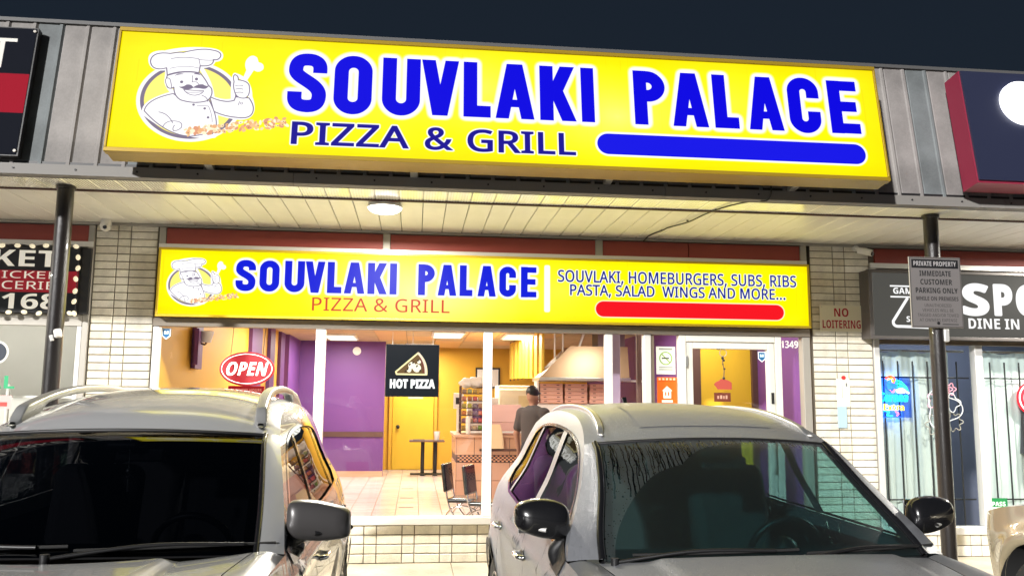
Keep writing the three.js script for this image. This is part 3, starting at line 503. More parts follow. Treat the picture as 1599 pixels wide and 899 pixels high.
{
  const tex = canvasTex(512, 664, (g, W, H) => {
    g.fillStyle = '#6f6b6a'; g.fillRect(0, 0, W, H); g.fillStyle = '#575351'; g.fillRect(0, 0, W, 14); g.fillRect(0, H - 14, W, 14); g.fillRect(0, 0, 14, H); g.fillRect(W - 14, 0, 14, H);
    g.fillStyle = '#0a0b10'; g.fillRect(24, 22, W - 48, 82); g.fillStyle = '#a9a6a6'; fitText(g, 'PRIVATE PROPERTY', 40, W - 44, 84, 62, 'bold');
    g.fillStyle = '#101014'; fitText(g, 'IMMEDIATE', 96, 414, 180, 70, 'bold'); fitText(g, 'CUSTOMER', 100, 420, 260, 70, 'bold'); fitText(g, 'PARKING ONLY', 48, 470, 340, 68, 'bold');
    g.fillStyle = '#262224'; fitText(g, 'WHILE ON PREMISES', 52, 474, 410, 52, 'bold');
    g.fillStyle = '#363032'; fitText(g, 'UNAUTHORIZED', 130, 400, 470, 40); fitText(g, 'VEHICLES WILL BE', 110, 420, 516, 40); fitText(g, 'TAGGED AND/OR TOWED', 60, 470, 562, 40); fitText(g, 'AT OWNERS EXPENSE', 76, 450, 608, 40);
    g.fillStyle = '#151518'; g.beginPath(); g.arc(262, 622, 15, 0, 7); g.fill(); g.fillRect(300, 628, 160, 7);
  });
  const t = thing('parking_sign', 'grey PRIVATE PROPERTY customer parking sign fixed to the black post', 'sign', [4.722, 2.70, 1.645]);
  part('plate', rbox(0.506, 0.652, 0.012, 0.004), M.aluDull, t, [0, 0, -0.008]);
  part('printed_face', new THREE.PlaneGeometry(0.502, 0.648), print(tex, { roughness: 0.6 }), t);
  rboxPart('clamp', -0.03, 0.125, 0.2, 0.235, -0.10, -0.0145, M.steel, t, 0.005); rboxPart('clamp', -0.03, 0.125, -0.24, -0.205, -0.10, -0.0145, M.steel, t, 0.005);
  rboxPart('strap', 0.07, 0.12, -0.45, -0.33, -0.05, -0.02, M.alu, t, 0.012);
}
for (const [x, lit, lab] of [[-0.304, 1, 'round lit lamp under the soffit above the middle of the menu sign'], [7.6, 0, 'round added lamp under the soffit, out of view before the right neighbour'], [-8.2, 0, 'round added lamp under the soffit, out of view before the left neighbour']]) {  // outer two lamps are added out of view to brighten the side bays
  const t = thing('soffit_lamp', lab, 'lamp', [x, 3.438, 1.27], 0, 'lamps under the canopy soffit');
  part('rim', cyl(0.165, 0.035, 40, 0.15), M.white, t, [0, -0.019, 0]);
  const dome = new THREE.SphereGeometry(0.15, 36, 14, 0, Math.PI * 2, Math.PI / 2, Math.PI / 2); dome.scale(1, 0.36, 1);
  part('diffuser', dome, new THREE.MeshStandardMaterial({ color: 0xffffff, emissive: 0xfff8ea, emissiveIntensity: 4 }), t, [0, -0.037, 0]);
  areaLight('soffit_lamp_light', lin(1, 0.95, 0.86), 1650, 0.24, 0.24, [x, 3.335, 1.27], [x, 0, 1.271]);
}
{
  const t = thing('dome_camera', 'small white dome security camera at the top of the left brick pillar', 'security camera', [-3.09, 3.44, 0.16]);
  part('mount', cyl(0.052, 0.035, 28), M.white, t, [0, -0.018, 0]);
  part('shell', new THREE.SphereGeometry(0.056, 24, 16), M.white, t, [0, -0.062, 0.006]);
  part('eyeball', new THREE.SphereGeometry(0.036, 20, 14), M.white, t, [0.012, -0.074, 0.034]); part('lens', moved(cyl(0.019, 0.012, 20), 0, 0, 0, Math.PI / 2 + 0.4), M.blackGloss, t, [0.014, -0.086, 0.068]);
}
{
  const t = thing('bullet_camera', 'white bullet security camera on the right brick pillar below the soffit', 'security camera', [4.86, 3.40, 0.0]);
  part('mount', moved(cyl(0.035, 0.03, 20), 0, 0, 0, Math.PI / 2), M.white, t, [-0.02, 0.0, 0.015]);
  part('arm', tube([[-0.02, 0, 0.02], [-0.02, -0.005, 0.06], [0, -0.03, 0.09]], 0.012, 12), M.white, t);
  part('body', moved(cyl(0.032, 0.15, 24), 0.03, -0.06, 0.13, Math.PI / 2 + 0.35, 0, -0.6), M.white, t);
  part('lens', moved(cyl(0.024, 0.012, 20), 0.077, -0.089, 0.194, Math.PI / 2 + 0.35, 0, -0.6), M.blackGloss, t);
  part('sunshield', moved(new THREE.CylinderGeometry(0.037, 0.037, 0.16, 20, 1, true, Math.PI * 0.75, Math.PI * 1.5), 0.03, -0.056, 0.132, Math.PI / 2 + 0.35, 0, -0.6), M.white, t);
}
{
  const tex = canvasTex(512, 300, (g, W, H) => { g.fillStyle = '#e4ddc4'; g.fillRect(0, 0, W, H); g.fillStyle = '#b0182c'; fitText(g, 'NO', 160, 352, 128, 132, 'bold'); fitText(g, 'LOITERING', 18, 496, 262, 128, 'bold'); });
  const t = thing('no_loitering_sign', 'cream NO LOITERING sign in dark red letters on the right brick pillar', 'sign', [4.638, 2.615, 0.012]);
  part('plate', rbox(0.49, 0.29, 0.010, 0.003), M.white, t); part('printed_face', new THREE.PlaneGeometry(0.486, 0.286), print(tex), t, [0, 0, 0.0065]);
  for (const [x, y] of [[-0.225, 0.125], [0.225, 0.125], [-0.225, -0.125], [0.225, -0.125]]) part('screw', cyl(0.006, 0.006, 8), M.steel, t, [x, y, 0.009], [Math.PI / 2, 0, 0]);
}
{ // a little dispenser stuck to the pillar
  const t = thing('wall_notice', 'white paper notice with a red dot and pale blue pouch on the right pillar', 'notice', [4.62, 1.66, 0.008]);
  const tex = canvasTex(128, 256, (g, W, H) => { g.fillStyle = '#efe9d8'; g.fillRect(0, 0, W, H); g.fillStyle = '#777'; g.fillRect(50, 60, 6, 120); g.fillRect(88, 40, 18, 34); for (let i = 0; i < 6; i++) g.fillRect(20, 190 + i * 9, 80, 2); });
  part('paper', rbox(0.15, 0.30, 0.004, 0.001), print(tex), t, [0.01, 0.15, 0]);
  part('red_button', moved(cyl(0.022, 0.012, 20), 0, 0, 0, Math.PI / 2), std([0.55, 0.02, 0.02]), t, [0.015, 0.31, 0.009]);
  part('pouch', rbox(0.105, 0.235, 0.022, 0.009, 3), phys([0.38, 0.52, 0.60], { roughness: 0.25 }), t, [-0.02, -0.115, 0.014]);
}
{ // feed cable of the big sign
  const t = thing('sign_cable', 'black cable drooping from the big sign across the soffit to the wall', 'cable', [0, 0, 0]);
  part('cable', tube([[2.93, 3.56, 2.20], [2.93, 3.42, 2.22], [2.92, 3.375, 2.17], [2.86, 3.40, 2.02], [2.76, 3.425, 1.72], [2.67, 3.43, 1.35], [2.60, 3.418, 1.02], [2.50, 3.425, 0.70], [2.49, 3.43, 0.55], [2.43, 3.432, 0.20], [2.42, 3.41, 0.04]], 0.007, 90, 6), M.black, t);
  for (const [x, z] of [[2.71, 1.5], [2.60, 1.0], [2.49, 0.5]]) part('clip', rbox(0.022, 0.012, 0.012, 0.003), M.black, t, [x, 3.436, z]);
}
/* ---------------------------------------------------------------- in and on the restaurant's windows */
const font = await new FontLoader().loadAsync('fonts/droid/droid_sans_bold.typeface.json');
function text3(str, size, depth, w) { // lettering as solid geometry, stretched to a width, centred
  const g = new TextGeometry(str, { font, size, depth, curveSegments: 5, bevelEnabled: false }); g.computeBoundingBox(); const b = g.boundingBox;
  g.translate(-(b.min.x + b.max.x) / 2, -(b.min.y + b.max.y) / 2, 0); if (w) g.scale(w / (b.max.x - b.min.x), 1, 1); return g;
}
{
  const t = thing('open_sign', 'red oval OPEN sign hanging inside the left pane above the silver roof', 'sign', [-1.705, 1.99, -0.10]);
  const oval = new THREE.Shape(); oval.absellipse(0, 0, 0.268, 0.168, 0, Math.PI * 2, false, 0);
  const red = new THREE.MeshStandardMaterial({ color: lin(0.22, 0.01, 0.015), roughness: 0.5, emissive: lin(0.5, 0.01, 0.025), emissiveIntensity: 0.45 });
  const whiteGlow = new THREE.MeshStandardMaterial({ color: 0xffffff, emissive: 0xfff2e4, emissiveIntensity: 1.1 });
  part('oval_panel', new THREE.ExtrudeGeometry(oval, { depth: 0.02, bevelEnabled: true, bevelSize: 0.006, bevelThickness: 0.006, curveSegments: 40 }), red, t, [0, 0, -0.02]);
  const ring = []; for (let a = 0; a < 48; a++) ring.push([0.25 * Math.cos(a / 48 * 6.2832), 0.15 * Math.sin(a / 48 * 6.2832), 0.012]);
  part('border_tube', tube(ring, 0.0045, 120, 6, true), new THREE.MeshStandardMaterial({ color: 0xffffff, emissive: 0xff9a90, emissiveIntensity: 0.9 }), t);
  const lt = text3('OPEN', 0.135, 0.012, 0.395); lt.applyMatrix4(new THREE.Matrix4().makeShear(0, 0, 0.22, 0, 0, 0)); part('letters', lt, whiteGlow, t, [0, 0, 0.0065]);
  const tex = canvasTex(256, 64, (g, W, H) => { g.fillStyle = '#b0161c'; g.fillRect(0, 0, W, H); g.fillStyle = '#ff9a86'; fitText(g, 'BUSINESS HOURS', 14, 242, 44, 34, 'bold'); });
  part('hours_plate', rbox(0.36, 0.085, 0.014, 0.005), red, t, [0, -0.215, -0.012]); part('hours_print', new THREE.PlaneGeometry(0.35, 0.078), glow(tex, 0.8), t, [0, -0.215, -0.003]);
  for (const x of [-0.17, 0.15]) part('chain', tube([[x, 0.13, -0.01], [x + 0.01, 0.3, -0.012], [x + 0.015, 0.42, -0.015]], 0.003, 20, 5), M.black, t);
  areaLight('open_sign_lamp', lin(1, 0.12, 0.10), 0.5, 0.4, 0.2, [0, 0, 0.03], [-1.705, 1.9, 9], t);
}
{
  const tex = canvasTex(512, 496, (g, W, H) => {
    g.fillStyle = '#101720'; g.fillRect(0, 0, W, H);
    // a slice of pizza in light
    g.lineJoin = 'round'; g.lineCap = 'round';
    const slice = () => { g.beginPath(); g.moveTo(96, 262); g.lineTo(310, 78); g.quadraticCurveTo(402, 160, 396, 286); g.lineTo(104, 284); g.closePath(); };
    slice(); g.fillStyle = '#6b5230'; g.fill(); slice(); g.strokeStyle = '#fff0b0'; g.lineWidth = 16; g.stroke();
    g.beginPath(); g.moveTo(312, 82); g.quadraticCurveTo(392, 160, 388, 280); g.strokeStyle = '#f3d9c0'; g.lineWidth = 22; g.stroke(); g.beginPath(); g.moveTo(330, 130); g.quadraticCurveTo(362, 190, 362, 270); g.strokeStyle = '#7a2430'; g.lineWidth = 8; g.stroke();
    g.fillStyle = '#fff8dc'; for (const [x, y, r] of [[250, 200, 34], [300, 225, 40], [225, 245, 22], [320, 165, 18]]) { g.beginPath(); g.arc(x, y, r, 0, 7); g.fill(); }
    g.fillStyle = '#3a2a1c'; for (const [x, y] of [[230, 190], [210, 235], [262, 172], [310, 150], [300, 205], [190, 255], [332, 250]]) { g.beginPath(); g.ellipse(x, y, 8, 12, 0.5, 0, 7); g.fill(); }
    g.fillStyle = '#ffffff'; g.strokeStyle = '#ffffff'; g.lineWidth = 12; g.save(); g.font = 'bold 112px sans-serif'; const w = g.measureText('HOT PIZZA').width; g.translate(36, 416); g.scale(440 / w, 1); g.fillText('HOT PIZZA', 0, 0); g.lineWidth = 9; g.strokeText('HOT PIZZA', 0, 0); g.restore();
  });
  const t = thing('hot_pizza_sign', 'square dark LED sign with a pizza slice over HOT PIZZA hanging in the window', 'sign', [-0.028, 1.995, -0.11]);
  part('board', rbox(0.555, 0.545, 0.018, 0.004), M.black, t, [0, 0, -0.011]); part('lit_print', new THREE.PlaneGeometry(0.545, 0.535), glow(tex, 1.25), t);
  for (const x of [-0.21, 0.0, 0.21]) part('hanger', tube([[x, 0.27, -0.01], [x, 0.40, -0.01]], 0.003, 4, 5), M.alu, t);
  areaLight('hot_pizza_sign_lamp', lin(1, 0.97, 0.85), 1.2, 0.42, 0.13, [0, -0.12, 0.02], [-0.028, 1.8, 9], t);
}
const decal = (name, label, cat, x0, x1, y0, y1, z, tex, o = {}) => { const t = thing(name, label, cat, [(x0 + x1) / 2, (y0 + y1) / 2, z]); part('printed_sheet', rbox(x1 - x0, y1 - y0, 0.003, 0.001, 1), print(tex, { roughness: 0.45, ...o }), t); return t; };
const shield = canvasTex(96, 128, (g) => { g.fillStyle = '#eef4fa'; g.beginPath(); g.moveTo(4, 6); g.lineTo(92, 6); g.lineTo(92, 88); g.lineTo(48, 124); g.lineTo(4, 88); g.closePath(); g.fill(); g.fillStyle = '#0e5d92'; g.beginPath(); g.moveTo(14, 16); g.lineTo(82, 16); g.lineTo(82, 82); g.lineTo(48, 110); g.lineTo(14, 82); g.closePath(); g.fill(); g.fillStyle = '#cfe6f5'; g.fillRect(26, 34, 18, 34); g.fillRect(52, 34, 18, 34); g.fillRect(26, 48, 44, 18); });
function shieldGeo() { const s = new THREE.Shape(); s.moveTo(-0.045, 0.057); s.lineTo(0.045, 0.057); s.lineTo(0.045, -0.02); s.lineTo(0, -0.06); s.lineTo(-0.045, -0.02); s.closePath(); const g = new THREE.ExtrudeGeometry(s, { depth: 0.002, bevelEnabled: false }); const p = g.attributes.position, u = g.attributes.uv; for (let i = 0; i < p.count; i++) u.setXY(i, (p.getX(i) + 0.047) / 0.094, (p.getY(i) + 0.062) / 0.124); return g; }
for (const [x, y, lab] of [[-2.50, 2.33, 'blue and white shield sticker in the top corner of the left window pane'], [3.735, 2.185, 'blue and white shield sticker in the top corner of the door glass']]) { const t = thing('shield_sticker', lab, 'sticker', [x, y, -0.027]); part('sticker_sheet', shieldGeo(), print(shield), t); }
decal('smoking_notice', 'white no smoking notice with a ringed cigarette behind the glass left of the door', 'notice', 2.565, 2.775, 1.985, 2.28, -0.045, canvasTex(210, 296, (g, W, H) => { g.fillStyle = '#e8e8dc'; g.fillRect(0, 0, W, H); g.strokeStyle = '#8fae5a'; g.lineWidth = 13; g.beginPath(); g.arc(105, 125, 66, 0, 7); g.stroke(); g.beginPath(); g.moveTo(62, 80); g.lineTo(150, 170); g.stroke(); g.fillStyle = '#222'; g.fillRect(62, 118, 80, 14); g.fillStyle = '#9a9a94'; g.fillRect(30, 14, 150, 22); g.fillRect(30, 216, 150, 12); g.fillRect(30, 240, 150, 12); }));
decal('orange_poster', 'orange poster with a white house shape behind the glass left of the door', 'poster', 2.57, 2.79, 1.60, 1.955, -0.045, canvasTex(210, 340, (g, W, H) => { g.fillStyle = '#e9681a'; g.fillRect(0, 0, W, H); g.fillStyle = '#f6d9b4'; for (let i = 0; i < 5; i++) g.fillRect(18 + i * 38, 10, 22, 20); g.fillStyle = '#e04d12'; g.fillRect(0, 38, W, 6); g.fillStyle = '#fff6ea'; g.beginPath(); g.moveTo(105, 90); g.lineTo(160, 140); g.lineTo(146, 140); g.lineTo(146, 215); g.lineTo(64, 215); g.lineTo(64, 140); g.lineTo(50, 140); g.closePath(); g.fill(); g.fillStyle = '#e9681a'; g.beginPath(); g.ellipse(90, 170, 8, 22, 0, 0, 7); g.ellipse(120, 170, 8, 22, 0, 0, 7); g.fill(); g.fillStyle = '#fff0e0'; g.fillRect(48, 232, 114, 26); }));
{
  const t = thing('house_number', 'white street number 1349 on the glass panel beside the door', 'number', [4.052, 2.325, -0.027]);
  part('digits', text3('1349', 0.078, 0.003, 0.20), M.white, t);
}
{
  const t = thing('door_ornament', 'dark twig ornament hanging from a ring on the door glass', 'ornament', [3.30, 2.24, -0.022]);
  part('ring', new THREE.TorusGeometry(0.038, 0.004, 8, 28), M.aluDull, t, [0.0, -0.02, 0]);
  part('stem', tube([[0, -0.05, 0], [-0.008, -0.12, 0.002], [0.006, -0.2, 0], [0.0, -0.30, 0]], 0.005, 30, 6), M.brown, t);
  for (const [x, y, r] of [[-0.008, -0.075, 0.016], [0.006, -0.10, 0.013], [0.010, -0.19, 0.012], [-0.006, -0.14, 0.009], [0.0, -0.29, 0.015]]) part('bead', new THREE.IcosahedronGeometry(r, 1), M.black, t, [x, y, 0.002]);
  part('bow', tube([[-0.085, 0.035, 0], [-0.05, 0.015, 0.004], [-0.03, 0.03, 0], [-0.01, 0.02, 0.004]], 0.006, 20, 6), M.brown, t);
}
{
  const t = thing('door_plaque', 'dull red cap-shaped plaque stuck to the door glass above the car roof', 'plaque', [3.29, 1.885, -0.024]);
  const s = new THREE.Shape(); s.moveTo(-0.10, -0.005); s.quadraticCurveTo(-0.08, 0.03, -0.045, 0.035); s.quadraticCurveTo(-0.02, 0.068, 0.03, 0.05); s.quadraticCurveTo(0.08, 0.04, 0.097, 0.012); s.lineTo(0.097, -0.055); s.lineTo(-0.06, -0.055); s.quadraticCurveTo(-0.07, -0.03, -0.10, -0.005);
  part('plaque_sheet', new THREE.ExtrudeGeometry(s, { depth: 0.004, bevelEnabled: false }), std([0.42, 0.07, 0.05], { roughness: 0.5 }), t);
}
decal('hours_card', 'small brown card with pale letters below the red plaque on the door', 'card', 3.19, 3.375, 1.70, 1.795, -0.0255, canvasTex(128, 64, (g, W, H) => { g.fillStyle = '#6b3426'; g.fillRect(0, 0, W, H); g.fillStyle = '#c79a86'; g.fillRect(24, 22, 14, 22); g.fillRect(46, 18, 16, 26); g.fillRect(70, 22, 10, 22); g.fillRect(88, 18, 14, 26); }));
/* ---------------------------------------------------------------- right neighbour: curtained window with bars and neon */
{
  const w = sub('bar_window', plaza);
  const fr = (x0, x1, y0, y1, m = M.alu) => rboxPart('frame', x0, x1, y0, y1, -0.07, 0.028, m, w, 0.005);
  rboxPart('sill', 5.0, 8.5, 0.303, 0.385, -0.08, 0.05, M.alu, w, 0.008);
  fr(6.175, 6.265, 0.388, 2.36); fr(7.4, 7.49, 0.388, 2.36);
  boxPart('header', 5.064, 8.5, 2.345, 2.40, -0.07, 0.03, M.bronze, w);
  for (const [a, b] of [[5.062, 6.176], [6.264, 7.40], [7.49, 8.5]]) part('pane', new THREE.PlaneGeometry(b - a, 1.97), M.pane, w, [(a + b) / 2, 1.372, -0.03]);
  const bars = sub('burglar_bars', plaza);
  const bx = []; for (let x = 5.15; x < 6.15; x += 0.174) bx.push(x); for (let x = 6.42; x < 8.4; x += 0.176) bx.push(x);
  for (const x of bx) part('bar', cyl(0.0085, 1.79, 8), M.black, bars, [x, 1.27, -0.085]);
  for (const [a, b] of [[5.04, 6.17], [6.27, 8.4]]) for (const y of [1.985, 0.66]) part('rail', rbox(b - a, 0.016, 0.01, 0.003), M.black, bars, [(a + b) / 2, y, -0.098]);
  // curtain: one hung cloth per bay
  const cm = phys([0.60, 0.70, 0.66], { roughness: 0.9, transmission: 0.35, thickness: 0, map: rep(texBlotch, 1) });
  const cloth = (x0, x1, ph) => grid(Math.round((x1 - x0) * 90), 12, (u, v) => { const x = x0 + (x1 - x0) * u, t = 1 - v; const f = 0.028 * Math.sin(x * 27 + ph + 0.6 * Math.sin(x * 7)) + 0.012 * Math.sin(x * 61 + ph); return [x + 0.01 * Math.sin(v * 3 + x * 9), 0.45 + 1.83 * v + (v > 0.99 ? 0.02 * Math.sin(x * 13) : 0), -0.17 + f * (0.45 + 0.55 * t)]; });
  const t1 = thing('curtain', 'pale green pleated curtain behind the window with the parrot neon', 'curtain'); part('cloth', cloth(5.03, 5.98, 0), cm, t1); part('rod', tube([[5.02, 2.285, -0.17], [6.17, 2.285, -0.17]], 0.012, 2, 8), M.aluDull, t1);
  const t2 = thing('curtain', 'pale green pleated curtain behind the pane with the PASS notice', 'curtain'); part('cloth', cloth(6.40, 8.45, 2), cm, t2); part('rod', tube([[6.27, 2.285, -0.17], [8.46, 2.285, -0.17]], 0.012, 2, 8), M.aluDull, t2);
  // room behind
  const room = ground('bar_room', 'dim room behind the curtained window', 'room'), rm = std([0.30, 0.32, 0.34], { roughness: 0.9 });
  boxPart('room_wall', 5.0, 8.6, 0, 2.9, -2.1, -2.0, std([0.10, 0.11, 0.16], { roughness: 0.9 }), room); boxPart('room_wall', 4.9, 5.0, 0, 2.9, -2.0, -0.05, rm, room); boxPart('room_wall', 8.6, 8.7, 0, 2.9, -2.0, -0.05, rm, room);
  boxPart('room_floor', 4.9, 8.7, -0.05, 0.08, -2.1, -0.05, M.concrete, room); boxPart('room_ceiling', 4.9, 8.7, 2.9, 3.0, -2.1, -0.05, rm, room);
  areaLight('bar_room_lamp', lin(0.8, 0.9, 1), 14, 1.6, 0.5, [6.6, 2.86, -1.1], [6.6, 0, -1.1]);
  const lamp = thing('ceiling_light', 'flat ceiling light in the room behind the curtains', 'light', [6.6, 2.88, -1.1]); boxPart('diffuser', -0.8, 0.8, 0, 0.015, -0.25, 0.25, glow(null, 1.2, 0xdde8ff), lamp);
}
{ // beer neon with a parrot
  const t = thing('parrot_neon', 'blue and green neon beer sign with a parrot and yellow letters', 'neon sign', [5.265, 1.77, -0.065]);
  const N = (c, k = 1.3) => new THREE.MeshStandardMaterial({ color: c, emissive: c, emissiveIntensity: k, roughness: 0.4 });
  const cy = N(0x20f0e0), ye = N(0xffe020), or = N(0xff5a18), bl = N(0x2050ff), gr = N(0x20e890), wh = N(0xf4f8ff), pk = N(0xff70a0);
  part('panel', rbox(0.39, 0.45, 0.008, 0.003), phys([0.45, 0.6, 1.0], { transmission: 1, roughness: 0.05, thickness: 0 }), t, [-0.005, 0, -0.012]);
  const tb = (n, pts, m, r = 0.008) => part(n, tube(pts, r, 40, 6), m, t);
  tb('parrot_tube', [[-0.10, 0.20, 0], [-0.05, 0.225, 0], [0.0, 0.20, 0], [-0.01, 0.15, 0]], or, 0.010); tb('parrot_tube', [[-0.08, 0.185, 0], [-0.03, 0.20, 0], [-0.02, 0.16, 0]], ye); tb('parrot_tube', [[-0.10, 0.17, 0], [-0.10, 0.10, 0], [-0.05, 0.06, 0], [-0.02, 0.09, 0]], bl, 0.010);
  for (let i = 0; i < 4; i++) tb('wing_tube', [[0.01 + i * 0.012, 0.18 - i * 0.035, 0], [0.07 + i * 0.012, 0.165 - i * 0.033, 0], [0.14 + i * 0.008, 0.10 - i * 0.02, 0]], i < 3 ? gr : wh, 0.010);
  tb('parrot_tube', [[0.02, 0.07, 0], [0.08, 0.085, 0], [0.12, 0.06, 0], [0.06, 0.045, 0], [0.02, 0.06, 0]], wh, 0.012); tb('parrot_tube', [[-0.06, 0.07, 0], [-0.02, 0.05, 0], [0, 0.08, 0]], pk);
  const lt = text3('Corona', 0.095, 0.012, 0.33); lt.applyMatrix4(new THREE.Matrix4().makeShear(0, 0, 0.15, 0, 0, 0)); part('letters', lt, cy, t, [-0.02, -0.005, 0]);
  part('letters', text3('Extra', 0.07, 0.012, 0.235), ye, t, [-0.025, -0.115, 0]);
  tb('base_tube', [[-0.13, -0.155, 0], [-0.08, -0.165, 0], [-0.10, -0.205, 0], [-0.04, -0.21, 0]], cy); tb('base_tube', [[0.0, -0.165, 0], [0.03, -0.185, 0], [0.01, -0.205, 0]], pk); tb('base_tube', [[-0.14, -0.222, 0], [0.08, -0.222, 0]], bl, 0.006);
  tb('outline_tube', [[-0.17, 0.06, 0], [-0.195, 0.0, 0], [-0.17, -0.06, 0]], cy, 0.010);
  areaLight('parrot_neon_lamp', lin(0.10, 0.32, 1), 13, 0.34, 0.42, [-0.06, 0, -0.03], [5.2, 1.78, -4], t);
}
{ // the second, mostly hidden one: a white flower-like outline
  const t = thing('flower_neon', 'white and pink flower-shaped neon outline partly behind the black post', 'neon sign', [5.84, 1.67, -0.065]);
  const wh = new THREE.MeshStandardMaterial({ color: 0xf2f2f6, emissive: 0xe8eaff, emissiveIntensity: 0.2, roughness: 0.4 }), pk = new THREE.MeshStandardMaterial({ color: 0xf8c0d0, emissive: 0xff80a8, emissiveIntensity: 0.25 });
  const loop = (cx, cy, r, k, m, nm) => { const p = []; for (let a = 0; a < 36; a++) { const q = a / 36 * 6.2832, d = r * (1 + 0.22 * Math.cos(q * k)); p.push([cx + d * Math.cos(q), cy + d * Math.sin(q), 0]); } part(nm, tube(p, 0.006, 110, 5, true), m, t); };
  loop(0.08, 0.19, 0.055, 5, pk, 'flower_tube'); loop(0.08, 0.19, 0.022, 3, pk, 'flower_tube'); loop(0.09, 0.04, 0.085, 4, wh, 'flower_tube'); loop(-0.1, 0.06, 0.09, 5, pk, 'flower_tube'); loop(-0.12, -0.2, 0.10, 6, M.aluDull, 'flower_tube'); loop(0.1, -0.17, 0.09, 7, M.aluDull, 'flower_tube'); loop(-0.02, -0.03, 0.19, 3, wh, 'flower_tube');
  part('support_rod', cyl(0.004, 0.4, 6), M.black, t, [0, 0.085, -0.01], [0, 0, Math.PI / 2]); part('support_rod', cyl(0.004, 0.42, 6), M.black, t, [0, -0.085, -0.01], [0, 0, Math.PI / 2]);
}
{
  const t = thing('red_round_sign', 'round glowing red sign with white script at the right edge of the window', 'sign', [6.90, 1.765, -0.06]);
  const red = new THREE.MeshStandardMaterial({ color: lin(0.5, 0.01, 0.02), emissive: lin(0.75, 0.01, 0.03), emissiveIntensity: 1 });
  part('disc', moved(cyl(0.185, 0.02, 44), 0, 0, 0, Math.PI / 2), red, t, [0, 0, -0.01]); part('ring_tube', new THREE.TorusGeometry(0.165, 0.008, 8, 48), new THREE.MeshStandardMaterial({ color: 0xffffff, emissive: 0xff8a90, emissiveIntensity: 1 }), t, [0, 0, 0.004]);
  part('letter', new THREE.TorusGeometry(0.085, 0.016, 8, 30, 4.6), glow(null, 1, 0xffe8e8), t, [-0.02, 0, 0.006], [0, 0, 0.8]);
  part('hood', moved(new THREE.CylinderGeometry(0.12, 0.19, 0.5, 24), 0, 0, 0), std([0.06, 0.06, 0.07]), t, [0.05, -0.36, -0.06]);
  areaLight('red_round_sign_lamp', lin(1, 0.08, 0.1), 1.5, 0.3, 0.3, [0, 0, 0.02], [6.9, 1.7, 9], t);
}
decal('pass_notice', 'green and white PASS notice in the lower corner of the curtained window', 'notice', 6.285, 6.495, 0.40, 0.68, -0.040, canvasTex(180, 240, (g, W, H) => { g.fillStyle = '#e3efe0'; g.fillRect(0, 0, W, H); g.fillStyle = '#1d7a44'; g.fillRect(0, 0, W, 84); g.fillStyle = '#f4fff4'; fitText(g, 'PASS', 18, 160, 74, 56, 'bold'); g.fillStyle = '#8fa694'; for (let i = 0; i < 8; i++) g.fillRect(18, 104 + i * 15, 90 + (i * 37) % 54, 5); g.strokeStyle = '#2a6a44'; g.lineWidth = 5; g.strokeRect(2, 2, W - 4, H - 4); }));
